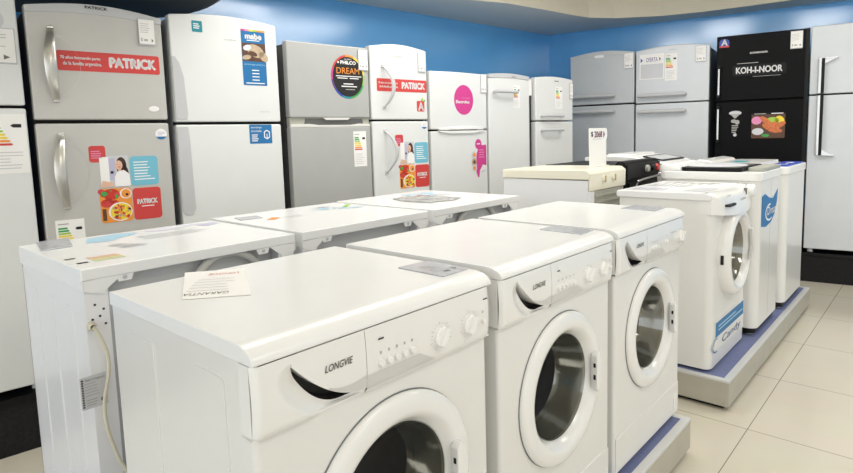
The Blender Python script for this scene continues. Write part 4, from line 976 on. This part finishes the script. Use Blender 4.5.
t, du, dl = fridge('L', 2.32, .556, 1.756, 1.352, 'white fridge with a round magenta sticker', 'fridge_white', 'fridge_side', dome=.004, gap=.012)
k = MB(BZ)
for zz, sg in ((1.352, 1),):
    k.prism([(.06, zz), (.52, zz), (.50, zz + .008), (.40, zz + .020), (.18, zz + .020), (.08, zz + .008)], 'y', -.012, .004, 'white_plastic', .003); k.prism([(.06, zz - .004), (.52, zz - .004), (.50, zz - .014), (.40, zz - .026), (.18, zz - .026), (.08, zz - .014)], 'y', -.012, .004, 'white_plastic', .003)
    k.box(.16, .44, -.0125, .0, zz - .003, zz + .003, 'black_and_slot_shade')
k.build('grip_moulding', t)
sticker(t, lambda b: b.lathe([(.106, 0), (.106, YS), (.0005, YS)], (.318, 0, 1.566), 'y', 'magenta', 48, sx=.90), BZ, 'brand_sticker', lambda b: (b.text('Electrolux', .240, 1.542, .375, 1.562, y1, 'white_ink', bold=.0016), b.text('Tecnología', .295, 1.572, .380, 1.586, y1, 'pink')))
def swirl(b):
    b.prism([(.430, 1.10), (.541, 1.165), (.541, 1.240), (.470, 1.235), (.44, 1.18)], 'y', YS, -.0001, 'magenta'); b.prism([(.541, 1.165), (.541, 1.085), (.46, 1.10), (.43, 1.10)], 'y', YS, -.0001, 'magenta')
    b.poly([(.44, 1.11), (.50, 1.09), (.47, 1.05), (.462, 1.0), (.45, 1.0), (.432, 1.04)], y1, 'magenta')
    b.ell(.458, 1.245, .034, .038, y1, 'magenta'); b.ell(.41, 1.165, .026, .030, y1, 'paper_grey'); b.ell(.41, 1.115, .026, .028, y2, 'tan'); b.ell(.415, 1.070, .024, .026, y3, 'paper_grey')
    for cz in (1.168, 1.115, 1.07): b.ell(.412, cz, .014, .014, y4, 'brown' if cz == 1.115 else 'orange')
sticker(t, swirl, BZ, 'promotional_sticker', lambda b: (b.lines(.463, 1.14, .53, 1.21, 4, y3, 'pink', .4, 3), b.rect(.44, 1.243, .475, 1.250, y3, 'white_ink')))
sticker(t, lambda b: b.prism([(.487, 1.03), (.535, 1.045), (.535, 1.055), (.487, 1.045)], 'y', YS, -.0001, 'paper_grey'), BZ, 'sticker')
price_tag(t, .492, 1.620, .552, 1.758, 'white price tag on the fridge with the round magenta sticker', 7, -.006)

t, du, dl = fridge('L', 2.90, .474, 1.765, 1.3, 'white single-door upright freezer with a grey top trim', 'fridge_white', 'fridge_side', dome=.014, topstrip='handle_grey', onedoor=True)
bar_handle(t, .055, .292, 1.636, 'handle_grey', .012, .045)
energy(t, .280, 1.516, .360, 1.690, 9)
k = MB(BZ); k.rect(.26, 1.752, .31, 1.757, -.0055, 'grey_ink'); k.build('lettering', t, wn=False)
t, du, dl = fridge('L', 3.455, .512, 1.766, 1.413, 'small white two-door fridge in the corner of the room', 'fridge_white', 'fridge_side', dome=.016, gap=.010)
bar_handle(t, .075, .325, 1.455, 'handle_grey', .012, .045); bar_handle(t, .075, .325, 1.338, 'handle_grey', .012, .045)
energy(t, .262, 1.515, .358, 1.700, 11)
k = MB(BZ); k.rect(.25, 1.742, .31, 1.749, YS, 'grey_ink'); k.build('lettering', t, wn=False)
price_tag(t, .458, 1.602, .508, 1.735, 'white price tag on the corner fridge', 8, -.006)
p_ = Vector(t.location); o_ = thing('price_tag', 'white price tag on the narrow side beside the corner fridge', 'price tag', (p_.x - .035, p_.y - .004 + .035, 1.62), LA, 'price tags on the fridges')
MB().box(-.022, .022, 0, .003, 0, .13, 'paper', .0006, 1).build('tag_sheet', o_)

# --- right wall, left to right as seen
t, du, dl = fridge('R', 2.08, .636, 2.060, 1.575, 'dark silver fridge with bar handles, first on the right wall beside the corner', 'fridge_steel', 'fridge_grey_side', dome=.034, gap=.014, topstrip='fridge_steel')
bar_handle(t, .045, .444, 1.660, 'handle_grey', .017, .05); bar_handle(t, .045, .444, 1.510, 'handle_grey', .017, .05)
k = MB(BZ); k.prism(rrect(.25, 2.030, .345, 2.056, .012), 'y', -.007, -.003, 'white_ink', .001); k.build('badge', t)
price_tag(t, .540, 1.905, .630, 2.052, 'white price tag on the dark silver fridge near the corner', 9, -.010)
t, du, dl = fridge('R', 1.43, .648, 2.060, 1.565, 'pale silver fridge with bar handles and a pasted poster, left of the black fridge', 'fridge_pale', 'fridge_grey_side', dome=.030, gap=.010)
bar_handle(t, .042, .447, 1.638, 'handle_grey', .017, .05); bar_handle(t, .042, .447, 1.487, 'handle_grey', .017, .05)
sticker(t, lambda b: (b.prism([(.036, 1.790), (.260, 1.790), (.260, 2.024), (.036, 2.024)], 'y', YS, -.0001, 'paper'), b.rect(.046, 1.798, .25, 1.93, y1, 'paper_grey')), BZ, 'poster', lambda b: (b.text('OFERTA', .095, 1.95, .20, 1.99, y2, 'purple'), b.poly([(.045, 1.945), (.065, 1.968), (.045, 1.99)], y2, 'deep_blue'), b.poly([(.215, 1.955), (.230, 1.972), (.215, 1.99)], y2, 'purple')))
energy(t, .265, 1.767, .375, 2.014, 12)
k = MB(BZ); k.rect(.30, 2.045, .36, 2.050, YS, 'light_ink'); k.build('lettering', t, wn=False)
price_tag(t, .532, 1.915, .620, 2.058, 'white price tag on the pale silver fridge', 10, -.008)

t, du, dl = fridge('R', .725, .702, 2.117, 1.550, 'tall black two-door fridge with white brand lettering', 'fridge_black', 'fridge_black', dome=.0, gap=.010)
def bk_handle(z0, z1):
    b = MB(BZ); b.box(.018, .034, -.045, -.030, z0 + .02, z1 - .02, 'chrome', .004); b.box(.012, .040, -.048, .002, z0, z0 + .028, 'black_plastic', .004); b.box(.012, .040, -.048, .002, z1 - .028, z1, 'black_plastic', .004); b.build('handle', t)
bk_handle(1.580, 1.860); bk_handle(1.190, 1.510)
k = MB(BZ); k.box(.672, .702, -.004, .05, BZ + .035, 2.117, 'black_plastic', .003); k.build('side_trim', t)
def kin(b):
    b.text('KOH-I-NOOR', .160, 1.785, .510, 1.837, y1, 'white_ink', bold=.0024); b.text('KOHINOOR', .265, 1.948, .398, 1.962, YS, 'white_ink', bold=.001)
    b.rect(.165, 1.868, .33, 1.873, y1, 'light_ink'); b.rect(.29, 1.752, .50, 1.755, y1, 'light_ink')
sticker(t, lambda b: b.prism(rrect(.130, 1.765, .540, 1.855, .02), 'y', YS, -.0001, 'black_plastic'), BZ, 'brand_sticker', kin)
sticker(t, lambda b: (b.prism(rrect(.020, 2.022, .100, 2.092, .03), 'y', YS, -.0001, 'deep_blue'), b.rect(.020, 2.020, .100, 2.034, y1, 'red')), BZ, 'rating_sticker', lambda b: b.text('A', .038, 2.038, .084, 2.088, y2, 'white_ink', bold=.003))
sticker(t, lambda b: (b.ell(.161, 1.445, .050, .020, YS, 'paper_grey'), b.poly([(.120, 1.44), (.202, 1.44), (.165, 1.40), (.155, 1.40)], YS - .0001, 'light_ink')), BZ, 'sticker', lambda b: (b.ell(.15, 1.375, .022, .016, YS, 'light_ink'), b.ell(.178, 1.365, .018, .02, YS, 'light_ink'), b.lines(.135, 1.27, .19, 1.345, 5, YS, 'light_ink', .5, 6), b.ell(.162, 1.255, .014, .014, YS, 'paper_grey')))
def saus(b):
    b.prism(rrect(.290, 1.222, .545, 1.440, .01), 'y', YS, -.0001, 'brown'); b.ell(.33, 1.375, .04, .035, y1, 'pink'); b.ell(.50, 1.36, .04, .05, y1, 'yellow'); b.ell(.34, 1.28, .045, .03, y1, 'paper_grey'); b.ell(.45, 1.37, .05, .03, y1, 'lime')
    for i, (cx, cz, a) in enumerate(((.40, 1.37, -.7), (.42, 1.315, -.5), (.47, 1.29, -.15), (.50, 1.33, .5), (.455, 1.335, .1))): b.ell(cx, cz, .055, .022, y2 - .0002 * i, 'sausage', a=a)
    b.ell(.40, 1.245, .03, .012, y2, 'green'); b.rect(.292, 1.424, .543, 1.440, y1, 'black_plastic')
sticker(t, saus, BZ, 'photo_sticker', lambda b: (b.rect(.31, 1.428, .40, 1.434, y2, 'light_ink'), b.rect(.44, 1.428, .53, 1.435, y2, 'white_ink')))
price_tag(t, .563, 1.958, .652, 2.102, 'white price tag on the black fridge', 11, -.006)

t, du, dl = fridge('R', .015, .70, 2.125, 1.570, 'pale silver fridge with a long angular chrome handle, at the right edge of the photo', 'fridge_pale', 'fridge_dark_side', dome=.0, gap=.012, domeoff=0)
for z0, z1, e in ((1.578, 1.860, 1), (1.075, 1.562, -1)):
    k = MB(BZ); k.box(.052, .078, -.012, .004, z0, z1, 'handle_grey', .002)
    k.box(.078, .102, -.050, .002, z0, z1, 'black_plastic', .002); k.box(.060, .080, -.056, -.010, z0, z1, 'chrome', .004)
    zz = z1 if e > 0 else z0; P = [(.062, zz - .0), (.19, zz + .006 * e), (.19, zz), (.10, zz - .045 * e), (.062, zz - .03 * e)]
    k.prism(P, 'y', -.040, -.002, 'chrome', .002); k.build('handle', t)
